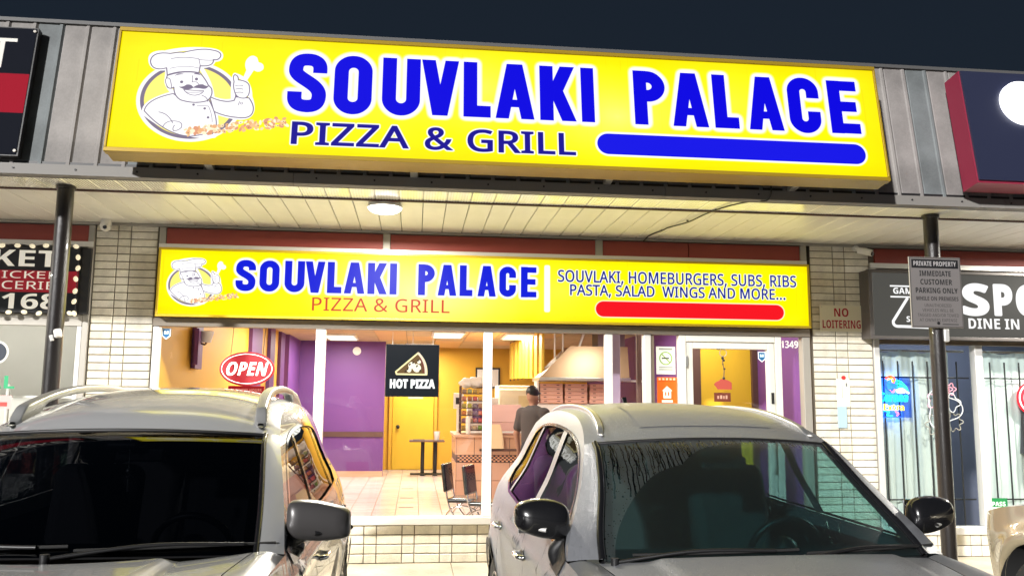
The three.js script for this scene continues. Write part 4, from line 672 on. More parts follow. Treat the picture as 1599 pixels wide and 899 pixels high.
/* ---------------------------------------------------------------- left neighbour: grocery window */
{
  const w = sub('grocery_window', plaza);
  const fr = (x0, x1, y0, y1) => rboxPart('frame', x0, x1, y0, y1, -0.07, 0.02, M.alu, w, 0.005);
  rboxPart('sill', -8.0, -3.30, 0.445, 0.52, -0.08, 0.05, M.alu, w, 0.008); boxPart('header', -8.0, -3.30, 2.39, 2.50, -0.08, 0.03, M.aluDull, w);
  fr(-3.345, -3.30, 0.522, 2.388); fr(-5.2, -5.12, 0.522, 2.388); fr(-7.0, -6.92, 0.522, 2.388);
  for (const [a, b] of [[-8, -7], [-6.92, -5.2], [-5.12, -3.345]]) part('pane', new THREE.PlaneGeometry(b - a, 1.87), M.pane, w, [(a + b) / 2, 1.456, -0.03]);
  const room = ground('grocery_room', 'bright pale interior behind the grocery window', 'room'), rm = std([0.62, 0.61, 0.57], { roughness: 0.9, map: texBlotch });
  boxPart('room_wall', -8.1, -3.26, 0, 2.9, -1.7, -1.6, rm, room); boxPart('room_wall', -3.26, -3.2, 0, 2.9, -1.6, -0.32, rm, room); boxPart('room_wall', -8.1, -8.0, 0, 2.9, -1.6, -0.05, rm, room);
  boxPart('room_floor', -8.1, -3.2, -0.05, 0.08, -1.7, -0.05, M.concrete, room); boxPart('room_ceiling', -8.1, -3.2, 2.9, 3.0, -1.7, -0.05, rm, room);
  areaLight('grocery_lamp', lin(1, 0.97, 0.9), 10, 1.8, 0.4, [-4.6, 2.86, -0.8], [-4.6, 0, -0.8]);
  const lamp = thing('ceiling_light', 'flat ceiling light inside the grocery', 'light', [-4.6, 2.88, -0.8]); boxPart('diffuser', -0.9, 0.9, 0, 0.015, -0.2, 0.2, glow(null, 1.3, 0xfff8ec), lamp);
  const sh = thing('grocery_shelf', 'white metal shelf with rails and goods inside the grocery window', 'shelf', [-3.95, 0.08, -1.15]);
  for (const x of [-0.5, 0, 0.5]) boxPart('upright', x - 0.015, x + 0.015, 0, 1.75, -0.02, 0.02, M.alu, sh);
  for (const y of [0.3, 0.75, 1.2, 1.6]) boxPart('shelf_board', -0.52, 0.52, y, y + 0.025, -0.32, -0.022, M.white, sh);
  const gm = [[0.45, 0.08, 0.06], [0.5, 0.48, 0.4], [0.12, 0.12, 0.12], [0.55, 0.45, 0.2], [0.2, 0.3, 0.2]].map((c) => std(c));
  for (const y of [0.325, 0.775, 1.225]) for (let i = 0; i < 7; i++) { const h = rr(0.12, 0.3); rboxPart('grocery_box', -0.48 + i * 0.14, -0.37 + i * 0.14, y + 0.001, y + h, -0.26, -0.06, gm[Math.floor(rnd() * 5)], sh, 0.006); }
  const lt = thing('green_lettering', 'green capital letters ending in AL stuck on the grocery window', 'lettering', [-4.265, 1.83, -0.026]); part('letters', text3('HALAL', 0.125, 0.003, 0.72), std([0.02, 0.36, 0.15]), lt);
  const r2 = thing('red_sticker', 'pink and red sticker strip below the green letters on the grocery window', 'sticker', [-4.2, 1.63, -0.026]); boxPart('pink_strip', -0.30, 0.28, -0.06, 0.07, -0.002, 0.001, std([0.7, 0.42, 0.40]), r2); boxPart('red_strip', -0.26, 0.24, -0.035, 0.005, 0.0012, 0.003, std([0.5, 0.06, 0.05]), r2);
  const dk = thing('round_decal', 'dark round decal with a white rim at the left edge of the grocery window', 'sticker', [-4.10, 2.12, -0.026]); part('rim', moved(cyl(0.115, 0.002, 36), 0, 0, 0, Math.PI / 2), M.white, dk); part('disc', moved(cyl(0.095, 0.002, 36), 0, 0, 0.0025, Math.PI / 2), std([0.02, 0.03, 0.05]), dk);
}
/* ---------------------------------------------------------------- inside the restaurant */
const FY = 0.07; // floor
{
  const fl = ground('restaurant_floor', 'pink ceramic tile floor of the restaurant', 'floor');
  const tm = [[0.73, 0.60, 0.54], [0.76, 0.64, 0.58], [0.70, 0.57, 0.51]].map((c, i) => std(c, { roughness: 0.22, map: rep(texBlotch, 0.7 + 0.2 * i) }));
  boxPart('grout', -2.7, 4.3, -0.15, FY - 0.008, -12.4, -0.12, std([0.30, 0.20, 0.16], { roughness: 0.9 }), fl);
  const S = 0.337, tg = cached('tile', () => new RoundedBoxGeometry(S - 0.010, 0.02, S - 0.010, 1, 0.003));
  // single tiles where the window shows them apart, the rest joined
  const far = [];
  for (let i = -7; i < 13; i++) for (let j = 0; j < 36; j++) {
    const x = -0.07 + i * S, z = -0.32 - j * S; if (x < -2.5 || x > 4.15) continue;
    if (x > -1.3 && x < 1.5 && j > 9 && j < 36) part('floor_tile', tg, tm[Math.floor(rnd() * 3)], fl, [x, FY - 0.010 + rr(0, 0.0008), z]); else far.push(moved(tg, x, FY - 0.010, z));
  }
  part('other_tiles', merge(far), tm[0], fl).userData.kind = 'stuff';
  const dark = std([0.10, 0.06, 0.05]); for (const z of [-4.65, -6.0, -7.6]) boxPart('floor_mark', -0.20, 0.02, FY + 0.0015, FY + 0.004, z - 0.06, z, dark, fl);
}
{
  const wl = ground('restaurant_walls', 'yellow and purple walls of the restaurant', 'wall');
  boxPart('left_wall', -2.80, -2.62, 0, 3.03, -12.3, -0.05, M.yellow, wl);
  for (const [a, b] of [[-5.9, -5.0], [-7.25, -6.75], [-8.45, -7.95]]) boxPart('pilaster', -2.62, -2.56, FY, 3.0, a, b, M.purpleDark, wl);
  boxPart('purple_wall', -2.62, -0.655, FY, 3.0, -10.5, -10.3, M.purple, wl); boxPart('purple_wall', -2.62, -2.50, FY, 3.0, -10.3, -8.6, M.purple, wl);
  boxPart('chair_rail', -2.50, -0.66, 0.92, 1.03, -10.3, -10.27, M.brown, wl);
  boxPart('skirting', -2.50, -0.66, FY, 0.19, -10.3, -10.275, M.salmon, wl);
  boxPart('rear_wall', -2.8, 4.45, 0, 3.03, -12.6, -12.3, M.yellow, wl);
  boxPart('right_wall', 4.27, 4.31, FY, 3.03, -12.3, -0.10, M.purple, wl);
  boxPart('vestibule_wall', 3.55, 4.27, FY, 2.44, -1.62, -1.52, M.yellowBright, wl); boxPart('vestibule_head', 3.45, 4.27, 2.44, 3.0, -1.62, -1.52, M.brown, wl); boxPart('vestibule_jamb', 3.45, 3.55, FY, 2.44, -1.62, -1.51, M.brown, wl); boxPart('vestibule_post', 4.20, 4.27, FY, 2.44, -1.52, -1.46, M.brown, wl);
  rboxPart('partition_post', 2.27, 2.37, FY, 3.0, -0.95, -0.87, std([0.32, 0.24, 0.34]), wl, 0.006); rboxPart('partition_post', 2.64, 2.69, FY, 3.0, -1.2, -1.13, M.brown, wl, 0.006);
  // bulkhead of upright boards over the kitchen
  const bd = sub('kitchen_bulkhead', wl);
  for (let i = 0; i < 8; i++) { const z = -6.7 - i * 0.42, x = 2.30 - i * 0.032; part('bulkhead_board', rbox(0.05, 0.86 - 0.012 * i, 0.385, 0.012), M.yellowBright, bd, [x, 2.57, z]); part('joint_strip', box(0.03, 0.84, 0.03), M.brown, bd, [x, 2.57, z - 0.21]); }
}
{
  const ce = ground('restaurant_ceiling', 'warm panelled ceiling of the restaurant', 'ceiling');
  boxPart('backing', -2.8, 4.45, 3.03, 3.12, -12.6, -0.05, M.bronze, ce);
  const g = rbox(0.595, 0.02, 1.19, 0.004, 1), t2 = std([0.66, 0.42, 0.20], { roughness: 0.75 });
  const far = [];
  for (let i = 0; i < 12; i++) for (let j = 0; j < 10; j++) { const x = -2.3 + i * 0.605, z = -0.75 - j * 1.2; if (j > 4 && i > 2 && i < 9) part('ceiling_panel', g, rnd() < 0.3 ? t2 : M.ceilingTile, ce, [x, 3.005, z]); else far.push(moved(g, x, 3.005, z)); }
  part('other_panels', merge(far), M.ceilingTile, ce).userData.kind = 'stuff';
  const lm = glow(null, 1.6, 0xfff6e2);
  const spots = [[0.62, -7.75, 'long bright ceiling light seen above the hanging pizza sign'], [2.02, -7.9, 'ceiling light at the far end of the yellow kitchen boards'], [0.2, -3.0, 'ceiling light near the shopfront above the two chairs'], [-1.6, -4.6, 'ceiling light near the yellow side wall'], [3.2, -5.0, 'ceiling light above the kitchen hood'], [3.4, -0.75, 'ceiling light inside the entrance'], [0.1, -11.2, 'ceiling light before the yellow back door'], [-1.5, -8.8, 'ceiling light before the purple wall']];
  for (const [x, z, lab] of spots) {
    const t = thing('ceiling_light', lab, 'light', [x, 2.992, z], 0, 'fluorescent lights in the restaurant ceiling');
    boxPart('housing', -0.31, 0.31, -0.035, 0.0, -0.61, 0.61, M.white, t); part('diffuser', box(0.54, 0.012, 1.14), lm, t, [0, -0.042, 0]);
    areaLight('ceiling_light_lamp', lin(1, 0.91, 0.80), z > -1 ? 20 : x > 3 ? 26 : 56, 0.5, 1.1, [x, 2.935, z], [x, 0, z]);
  }
}
{
  const d = thing('back_door', 'plain yellow door in the back wall with a round dark knob', 'door', [-0.02, FY, -12.29]);
  rboxPart('leaf', -0.49, 0.49, 0.01, 2.10, 0.0, 0.045, M.yellowBright, d, 0.006);
  for (const [a, b] of [[-0.58, -0.50], [0.50, 0.58]]) rboxPart('frame', a, b, 0, 2.2, 0, 0.07, M.yellow, d, 0.006); rboxPart('frame', -0.58, 0.58, 2.11, 2.2, 0, 0.069, M.yellow, d, 0.006);
  part('knob', new THREE.SphereGeometry(0.045, 16, 12), M.black, d, [-0.36, 1.02, 0.085]); part('notice', box(0.36, 0.22, 0.004), std([0.8, 0.62, 0.4]), d, [0.05, 1.80, 0.05]);
}
{
  const t = thing('wall_sconce', 'purple wall sconce with a cream shade on the yellow side wall', 'wall lamp', [-2.61, 2.20, -1.65]);
  boxPart('back_board', 0, 0.05, -0.16, 0.62, -0.16, 0.16, M.purpleDark, t); boxPart('side_board', 0.051, 0.10, -0.12, 0.30, 0.16, 0.26, M.purple, t);
  part('shade', moved(new THREE.CylinderGeometry(0.085, 0.055, 0.13, 20), 0.13, 0.22, 0.02), M.white, t); part('arm', tube([[0.05, 0.15, 0.02], [0.12, 0.13, 0.02], [0.13, 0.17, 0.02]], 0.012, 12), M.brown, t);
}
{
  const t = thing('wall_disc', 'small pale round plate high on the purple wall', 'wall plate', [-1.28, 2.78, -10.29]); part('plate', moved(cyl(0.09, 0.03, 24), 0, 0, 0, Math.PI / 2), M.white, t);
  const f = thing('framed_picture', 'small framed pale picture on the yellow wall beyond the window post', 'picture', [1.78, 2.28, -12.26]); boxPart('frame', -0.30, 0.30, -0.25, 0.25, -0.03, 0, M.black, f); boxPart('sheet', -0.26, 0.26, -0.21, 0.21, 0.001, 0.006, M.white, f);
}
{ // double-pedestal table
  const t = thing('dining_table', 'narrow dark cafe table on two pedestals near the yellow back door', 'table', [0.33, FY, -10.75]);
  rboxPart('tabletop', -0.42, 0.36, 0.735, 0.77, -0.32, 0.32, M.brown, t, 0.012);
  for (const x of [-0.12, 0.16]) { part('pedestal', cyl(0.042, 0.70, 16), M.black, t, [x, 0.38, 0]); rboxPart('foot', x - 0.27, x + 0.27, 0.01, 0.045, -0.05, 0.05, M.black, t, 0.012); rboxPart('foot', x - 0.05, x + 0.05, 0.0105, 0.046, -0.3, 0.3, M.black, t, 0.012); }
  const c = thing('paper_cup', 'white paper cup standing on the dark cafe table', 'cup', [0.52, FY + 0.771, -10.7]); part('cup_body', new THREE.LatheGeometry([[0, 0], [0.052, 0], [0.07, 0.19], [0.066, 0.19], [0.05, 0.008], [0, 0.008]].map((p) => new THREE.Vector2(...p)), 24), M.white, c);
  const n = thing('menu_tray', 'flat dark tray lying on the cafe table', 'tray', [0.12, FY + 0.771, -10.7]); part('tray', rbox(0.26, 0.03, 0.2, 0.008), M.black, n);
}
function chair(x, z, turn, label) {
  const t = thing('cafe_chair', label, 'chair', [x, FY, z], turn, 'steel cafe chairs by the shopfront');
  part('backrest', rbox(0.40, 0.34, 0.05, 0.022, 3), M.blackGloss, t, [0, 0.70, -0.245], [-0.12, 0, 0]); part('seat', rbox(0.42, 0.055, 0.40, 0.025, 3), M.blackGloss, t, [0, 0.44, 0]);
  for (const s of [-1, 1]) { part('back_frame', tube([[s * 0.17, 0.83, -0.27], [s * 0.18, 0.6, -0.225], [s * 0.19, 0.42, -0.19], [s * 0.2, 0.25, -0.1], [s * 0.2, 0.03, 0.21]], 0.0125, 26), M.chrome, t); part('leg', tube([[s * 0.19, 0.41, 0.19], [s * 0.2, 0.25, 0.02], [s * 0.21, 0.02, -0.24]], 0.0125, 20), M.chrome, t); const ring = []; for (let a = 0; a <= 20; a++) ring.push([s * 0.215, 0.20 + 0.18 * Math.sin(a / 20 * 3.1416), 0.22 * Math.cos(a / 20 * 3.1416)]); part('side_hoop', tube(ring, 0.011, 36), M.chrome, t); }
  part('cross_bar', tube([[-0.2, 0.2, 0.05], [0.2, 0.2, 0.05]], 0.009, 4), M.chrome, t);
  return t;
}
chair(0.66, -1.72, 1.30, 'chrome cafe chair with black back pad, the one farther from the window post'); chair(0.90, -1.35, 1.22, 'chrome cafe chair with black back pad, the one close against the window post');
{
  const t = thing('service_counter', 'salmon tiled counter with a checkered border and a pale top', 'counter', [0, FY, 0]);
  const pieces = [], S = 0.30;
  boxPart('core', 0.72, 4.2, 0, 1.02, -6.45, -5.74, M.grout ?? M.brown, t); boxPart('core', 0.72, 1.3, 0, 1.02, -7.4, -6.451, M.brown, t);
  const tg = rbox(S - 0.008, S - 0.008, 0.02, 0.004, 1), tones = [0, 1, 2].map((i) => std([0.70 - 0.03 * i, 0.42 - 0.02 * i, 0.27], { roughness: 0.25 }));
  for (let i = 0; i < 11; i++) for (const y of [0.16, 0.46, 0.88]) part('tile', tg, tones[Math.floor(rnd() * 3)], t, [0.87 + i * S, y, -5.735]);
  for (let i = 0; i < 5; i++) for (const y of [0.16, 0.46, 0.88]) part('tile', tg, tones[Math.floor(rnd() * 3)], t, [0.712, y, -5.89 - i * S], [0, Math.PI / 2, 0]);
  const chk = canvasTex(256, 32, (g, W, H) => { g.fillStyle = '#d9a07c'; g.fillRect(0, 0, W, H); g.fillStyle = '#2a1a16'; for (let i = 0; i < 32; i++) for (let j = 0; j < 4; j++) if ((i + j) % 2) g.fillRect(i * 8, j * 8, 8, 8); }); chk.wrapS = THREE.RepeatWrapping; chk.repeat.x = 3;
  part('checkered_border', box(3.4, 0.11, 0.02), print(chk), t, [2.44, 0.672, -5.737]);
  rboxPart('countertop', 0.68, 4.2, 1.02, 1.07, -6.5, -5.68, M.salmon, t, 0.012); rboxPart('countertop', 0.68, 1.34, 1.021, 1.071, -7.45, -6.505, M.salmon, t, 0.012);
  rboxPart('shelf_bar', 1.10, 4.1, 0.80, 0.84, -5.68, -5.60, M.brown, t, 0.008); rboxPart('steel_ledge', 0.95, 4.2, 1.10, 1.13, -5.75, -5.62, M.alu, t, 0.006);
  const glassCase = thing('display_rack', 'tall wire display rack of snacks on the counter with white bundles on top', 'rack', [1.04, FY + 1.075, -6.25]);
  for (const x of [-0.24, 0.27]) for (const z of [-0.2, 0.2]) part('upright', cyl(0.012, 0.82, 8), M.brown, glassCase, [x, 0.41, z]);
  for (let k = 0; k < 6; k++) { rboxPart('rack_shelf', -0.25, 0.28, 0.05 + k * 0.125, 0.062 + k * 0.125, -0.21, 0.21, M.brown, glassCase, 0.003); for (let i = 0; i < 5; i++) part('snack_packet', rbox(0.075, 0.075, 0.12, 0.015), std([rr(0.2, 0.6), rr(0.1, 0.35), rr(0.05, 0.2)], { roughness: 0.4 }), glassCase, [-0.18 + i * 0.095, 0.10 + k * 0.125, 0.12]); }
  for (const [x, y, r] of [[-0.12, 0.87, 0.12], [0.12, 0.9, 0.11], [0.02, 0.88, 0.13], [0.24, 0.86, 0.08]]) { const g = new THREE.IcosahedronGeometry(r, 3), p = g.attributes.position; for (let i = 0; i < p.count; i++) { const k = 1 + 0.12 * Math.sin(p.getX(i) * 40 + p.getY(i) * 31) * Math.cos(p.getZ(i) * 37); p.setXYZ(i, p.getX(i) * k * 1.2, p.getY(i) * k * 0.75, p.getZ(i) * k); } g.computeVertexNormals(); part('white_bundle', g, M.white, glassCase, [x, y, 0]); }
  const m = thing('card_terminal_stand', 'pale terminal on a stand at the end of the counter', 'terminal', [0.80, FY + 1.072, -6.9]); rboxPart('stand', -0.03, 0.03, 0, 0.42, -0.03, 0.03, M.white, m); rboxPart('screen', -0.09, 0.09, 0.42, 0.70, -0.02, 0.03, M.white, m, 0.012); boxPart('display', -0.05, 0.05, 0.50, 0.62, 0.031, 0.034, M.black, m);
  for (const [x, z, c, nm] of [[1.30, -5.95, [0.5, 0.06, 0.03], 'red squeeze bottle on the counter by the window post'], [1.86, -5.95, [0.62, 0.44, 0.05], 'yellow squeeze bottle on the counter beside the pink carton'], [1.96, -6.02, [0.10, 0.16, 0.08], 'dark green bottle on the counter beside the yellow one']]) { const q = thing('sauce_bottle', nm, 'bottle', [x, FY + 1.073, z]); part('bottle_body', new THREE.LatheGeometry([[0, 0], [0.035, 0], [0.037, 0.13], [0.03, 0.165], [0.012, 0.185], [0, 0.185]].map((p) => new THREE.Vector2(...p)), 20), std(c, { roughness: 0.3 }), q); part('nozzle', cyl(0.010, 0.05, 12, 0.004), std(c), q, [0, 0.21, 0]); }
  const cs = thing('cup_stack', 'tall stack of white paper cups on the counter near its left end', 'cups', [0.92, FY + 1.073, -5.9]); for (let i = 0; i < 8; i++) part('cup', cyl(0.034, 0.09, 20, 0.043), M.white, cs, [0, 0.045 + i * 0.028, 0]);
  const b = thing('pink_carton', 'large pale pink carton standing on the counter beside the display rack', 'carton', [1.56, FY + 1.073, -6.0]); rboxPart('lower_half', -0.25, 0.25, 0, 0.20, -0.18, 0.18, std([0.66, 0.40, 0.36]), b, 0.006); rboxPart('lid', -0.255, 0.255, 0.203, 0.50, -0.185, 0.185, std([0.72, 0.46, 0.42]), b, 0.006);
  const bag = thing('paper_bag', 'cream paper bag on the counter ledge behind the window post', 'bag', [1.36, FY + 0.845, -5.62]); part('bag_body', grid(20, 8, (u, v) => { const a = u * 6.2832, k = 1 - 0.45 * v * v, w = 0.15 * k, d = 0.06 * (1 - 0.8 * v); const c = Math.cos(a), s = Math.sin(a); return [w * Math.sign(c) * Math.pow(Math.abs(c), 0.5), 0.40 * v, d * Math.sign(s) * Math.pow(Math.abs(s), 0.5)]; }), std([0.74, 0.56, 0.34]), bag);
}
{ // oven, boxes, hood, fridge
  const o = thing('pizza_oven', 'pale steel oven casing behind the counter carrying the pizza boxes', 'oven', [2.78, FY, -6.75]); rboxPart('casing', -0.62, 1.4, 0, 1.60, -0.30, 0.30, M.white, o, 0.015); rboxPart('oven_door', -0.5, 1.2, 0.9, 1.3, 0.302, 0.33, M.steel, o, 0.01); part('door_handle', tube([[-0.4, 1.34, 0.33], [-0.4, 1.34, 0.39], [1.1, 1.34, 0.39], [1.1, 1.34, 0.33]], 0.014, 40), M.steel, o);
  const shelf = thing('box_shelf', 'white shelf frame round the stacked pizza boxes', 'shelf', [2.78, FY + 1.601, -6.6]); boxPart('side_panel', -0.60, -0.57, 0, 0.40, -0.2, 0.2, M.white, shelf); boxPart('top_board', -0.60, 1.4, 0.401, 0.43, -0.2, 0.2, M.white, shelf);
  const bm = [std([0.72, 0.42, 0.33]), std([0.68, 0.38, 0.30]), std([0.75, 0.47, 0.38])], bg = cached('pb', () => new RoundedBoxGeometry(0.405, 0.066, 0.36, 1, 0.006));
  for (let s = 0; s < 3; s++) for (let k = 0; k < 5; k++) { const t = thing('pizza_box', ['lowest', 'second lowest', 'middle', 'second highest', 'topmost'][k] + ' pink pizza box in the ' + ['stack farthest from the entrance', 'middle stack on the oven', 'stack nearest the entrance'][s], 'pizza box', [2.44 + s * 0.45 + rr(-0.008, 0.008), FY + 1.605 + 0.034 + k * 0.0705, -6.58 + rr(-0.01, 0.01)], rr(-0.03, 0.03), 'pizza boxes stacked on the oven'); part('carton', bg, bm[Math.floor(rnd() * 3)], t); for (const x of [-0.12, 0.12]) part('tab_slot', box(0.05, 0.014, 0.004), M.brown, t, [x, 0.004, 0.181]); }
  const h = thing('range_hood', 'big tapered beige steel range hood above the pizza boxes', 'hood', [2.85, FY + 2.06, -6.55]);
  const P = [[-0.66, 0, 0.42], [0.95, 0, 0.42], [0.95, 0, -0.42], [-0.66, 0, -0.42]], Q = [[-0.10, 0.56, 0.30], [0.95, 0.56, 0.30], [0.95, 0.56, -0.42], [-0.10, 0.56, -0.42]], pos = [];
  for (let i = 0; i < 4; i++) { const j = (i + 1) % 4; pos.push(...P[i], ...P[j], ...Q[j], ...P[i], ...Q[j], ...Q[i]); } pos.push(...Q[0], ...Q[1], ...Q[2], ...Q[0], ...Q[2], ...Q[3]);
  const hg = new THREE.BufferGeometry(); hg.setAttribute('position', new THREE.Float32BufferAttribute(pos, 3)); hg.computeVertexNormals(); part('canopy', hg, std([0.36, 0.25, 0.15], { metalness: 0.5, roughness: 0.4 }), h); rboxPart('lip', -0.68, 0.97, -0.06, 0.0, -0.43, 0.45, M.steel, h, 0.008); boxPart('duct', 0.45, 0.95, 0.561, 0.9, -0.42, 0.1, std([0.18, 0.12, 0.14]), h); part('pipe', tube([[0.1, 0.56, 0.1], [0.22, 0.9, 0.1]], 0.025, 6), M.alu, h); for (const x of [-0.35, -0.2]) part('pipe', tube([[x, 0.35, 0.1], [x, 0.85, 0.1]], 0.016, 6), M.alu, h);
  const f = thing('white_fridge', 'cream fridge covered with paper notices behind the counter', 'fridge', [2.05, FY, -7.7]); rboxPart('cabinet', -0.48, 0.48, 0, 1.93, -0.35, 0.35, std([0.74, 0.68, 0.52]), f, 0.02); rboxPart('door', -0.47, 0.47, 0.06, 1.86, 0.352, 0.40, std([0.78, 0.72, 0.56]), f, 0.02);
  for (const [x, y, w, hh, c] of [[-0.30, 1.55, 0.22, 0.3, [0.8, 0.75, 0.6]], [0.02, 1.64, 0.24, 0.2, [0.7, 0.6, 0.35]], [0.25, 1.40, 0.2, 0.3, [0.8, 0.72, 0.3]], [-0.05, 1.3, 0.2, 0.26, [0.75, 0.72, 0.4]]]) part('paper_notice', box(w, hh, 0.003), std(c), f, [x, y, 0.403]);
  const mw = thing('microwave_oven', 'small microwave with dark window beside the window post', 'microwave', [1.25, FY + 1.075, -7.0]); rboxPart('case', -0.28, 0.28, 0, 0.62, -0.2, 0.2, M.white, mw, 0.012); boxPart('window', -0.2, 0.16, 0.18, 0.5, 0.201, 0.206, M.purpleDark, mw);
}
{ // a person seen from behind and half turned: one continuous body, with clothes, cap and shoes as parts
  const person = thing('person', 'person in a dark grey T-shirt and black cap standing inside with back turned', 'person', [1.735, FY, -3.7], -0.8);
  const sdf = (bones, res, c, half, mat, name, parent) => { // smooth union of tapered capsules
    const mc = new MarchingCubes(res, mat, false, false, 120000); mc.isolation = 0; const n = mc.size, f = mc.field, kk = 0.035;
    for (let z = 0; z < n; z++) for (let y = 0; y < n; y++) for (let x = 0; x < n; x++) {
      const p = [c[0] + (x / n * 2 - 1) * half, c[1] + (y / n * 2 - 1) * half, c[2] + (z / n * 2 - 1) * half]; let d = 9;
      for (const [a, b, ra, rb, sx = 1, sz = 1] of bones) {
        const q = [(p[0] - a[0]) / sx, p[1] - a[1], (p[2] - a[2]) / sz], e = [(b[0] - a[0]) / sx, b[1] - a[1], (b[2] - a[2]) / sz], l = e[0] ** 2 + e[1] ** 2 + e[2] ** 2 || 1e-9, t = clamp((q[0] * e[0] + q[1] * e[1] + q[2] * e[2]) / l);
        const w = Math.hypot(q[0] - e[0] * t, q[1] - e[1] * t, q[2] - e[2] * t) - (ra + (rb - ra) * t), k = Math.min(kk, 0.8 * Math.min(ra, rb)), m = clamp(0.5 + 0.5 * (d - w) / k); d = d * (1 - m) + w * m - k * m * (1 - m);
      }
      f[z * n * n + y * n + x] = -d;
    }
    mc.update(); const g = new THREE.BufferGeometry(), cnt = mc.count; g.setAttribute('position', new THREE.BufferAttribute(mc.positionArray.slice(0, cnt * 3), 3)); g.setAttribute('normal', new THREE.BufferAttribute(mc.normalArray.slice(0, cnt * 3), 3)); g.scale(half, half, half); g.translate(...c); return g;
  };
  const skin = std([0.36, 0.19, 0.13], { roughness: 0.55 }), H = 1.84 / 1.8;
  const hand = (s, wx, wy, wz) => { const L = [[[wx, wy, wz], [wx + s * 0.005, wy - 0.09, wz - 0.01], 0.026, 0.033, 0.55, 1.1]]; [[-0.030, 0.075], [-0.010, 0.085], [0.010, 0.08], [0.029, 0.062]].forEach(([o, l]) => { const k = [wx + s * 0.006, wy - 0.092, wz - 0.01 - o], m = [k[0] - s * 0.010, k[1] - l * 0.55, k[2] - 0.004]; L.push([k, m, 0.0095, 0.0085], [m, [m[0] - s * 0.018, m[1] - l * 0.42, m[2]], 0.0085, 0.007]); }); L.push([[wx, wy - 0.03, wz - 0.035], [wx - s * 0.014, wy - 0.075, wz - 0.062], 0.012, 0.0095], [[wx - s * 0.014, wy - 0.075, wz - 0.062], [wx - s * 0.02, wy - 0.11, wz - 0.062], 0.0095, 0.008]); return L; };
  const limbs = [[[0, 1.44, 0.01], [0, 1.56, -0.005], 0.058, 0.055], [[-0.20, 1.42, 0], [0.20, 1.42, 0], 0.062, 0.062], [[0, 1.36, 0], [0, 1.02, 0], 0.15, 0.135, 1.18, 0.78], [[0, 1.0, 0], [0, 0.92, 0], 0.15, 0.15, 1.12, 0.85]];
  for (const s of [-1, 1]) limbs.push([[s * 0.215, 1.41, 0], [s * 0.285, 1.13, 0.02], 0.055, 0.043], [[s * 0.285, 1.13, 0.02], [s * 0.30, 0.88, -0.05], 0.042, 0.029], [[s * 0.095, 0.92, 0], [s * 0.11, 0.50, -0.01], 0.082, 0.056], [[s * 0.11, 0.50, -0.01], [s * 0.12, 0.09, 0.02], 0.054, 0.038], [[s * 0.12, 0.045, 0.03], [s * 0.13, 0.04, -0.15], 0.042, 0.036]);
  const body = sdf(limbs, 96, [0, 0.82, 0], 0.86, skin), hands = [-1, 1].map((s) => sdf(hand(s, s * 0.30, 0.885, -0.05), 64, [s * 0.30, 0.80, -0.06], 0.14, skin));
  const head = sdf([[[0, 1.66, 0.01], [0, 1.70, 0.02], 0.088, 0.088, 0.88, 1.08], [[0, 1.60, -0.035], [0, 1.575, -0.055], 0.058, 0.045, 0.95, 1], [[0, 1.645, -0.10], [0, 1.62, -0.118], 0.010, 0.016], [[0, 1.52, 0.0], [0, 1.60, 0.0], 0.052, 0.052], [[-0.028, 1.575, -0.094], [0.028, 1.575, -0.094], 0.009, 0.009], [[-0.083, 1.645, 0.01], [-0.089, 1.62, 0.005], 0.02, 0.013, 0.45, 1], [[0.083, 1.645, 0.01], [0.089, 1.62, 0.005], 0.02, 0.013, 0.45, 1]], 80, [0, 1.64, 0], 0.17, skin);
  const all = merge([body, ...hands, head]); all.scale(H, H, H); part('body', all, skin, person);
  const P = (n, bones, res, c, half, m) => { const g = sdf(bones, res, c, half, m); g.scale(H, H, H); part(n, g, m, person); };
  P('t_shirt', [[[-0.19, 1.42, 0], [0.19, 1.42, 0], 0.080, 0.080], [[0, 1.38, 0], [0, 1.0, 0], 0.165, 0.158, 1.18, 0.80], [[-0.21, 1.42, 0], [-0.262, 1.22, 0.012], 0.075, 0.070], [[0.21, 1.42, 0], [0.262, 1.22, 0.012], 0.075, 0.070]], 80, [0, 1.22, 0], 0.42, std([0.065, 0.055, 0.055], { roughness: 0.9 }));
  P('trousers', [[[0, 0.98, 0], [0, 0.92, 0], 0.156, 0.158, 1.13, 0.86], [[-0.095, 0.92, 0], [-0.11, 0.5, -0.01], 0.095, 0.072], [[0.095, 0.92, 0], [0.11, 0.5, -0.01], 0.095, 0.072], [[-0.11, 0.5, -0.01], [-0.12, 0.1, 0.02], 0.072, 0.06], [[0.11, 0.5, -0.01], [0.12, 0.1, 0.02], 0.072, 0.06]], 72, [0, 0.56, 0], 0.54, std([0.03, 0.03, 0.04], { roughness: 0.9 }));
  P('shoe', [[[-0.12, 0.05, 0.04], [-0.13, 0.045, -0.17], 0.05, 0.044], [[0.12, 0.05, 0.04], [0.13, 0.045, -0.17], 0.05, 0.044]], 56, [0, 0.06, -0.06], 0.26, M.black);
  P('cap', [[[0, 1.715, 0.015], [0, 1.73, 0.02], 0.094, 0.09, 0.92, 1.1], [[-0.05, 1.705, -0.09], [0.05, 1.705, -0.09], 0.012, 0.012, 1, 3.2]], 56, [0, 1.71, 0], 0.2, M.black);
  const eyeM = std([0.75, 0.72, 0.68], { roughness: 0.2 }); for (const s of [-1, 1]) { part('eye', new THREE.SphereGeometry(0.0125, 12, 10), eyeM, person, [s * 0.032 * H, 1.650 * H, -0.083 * H]); }
}
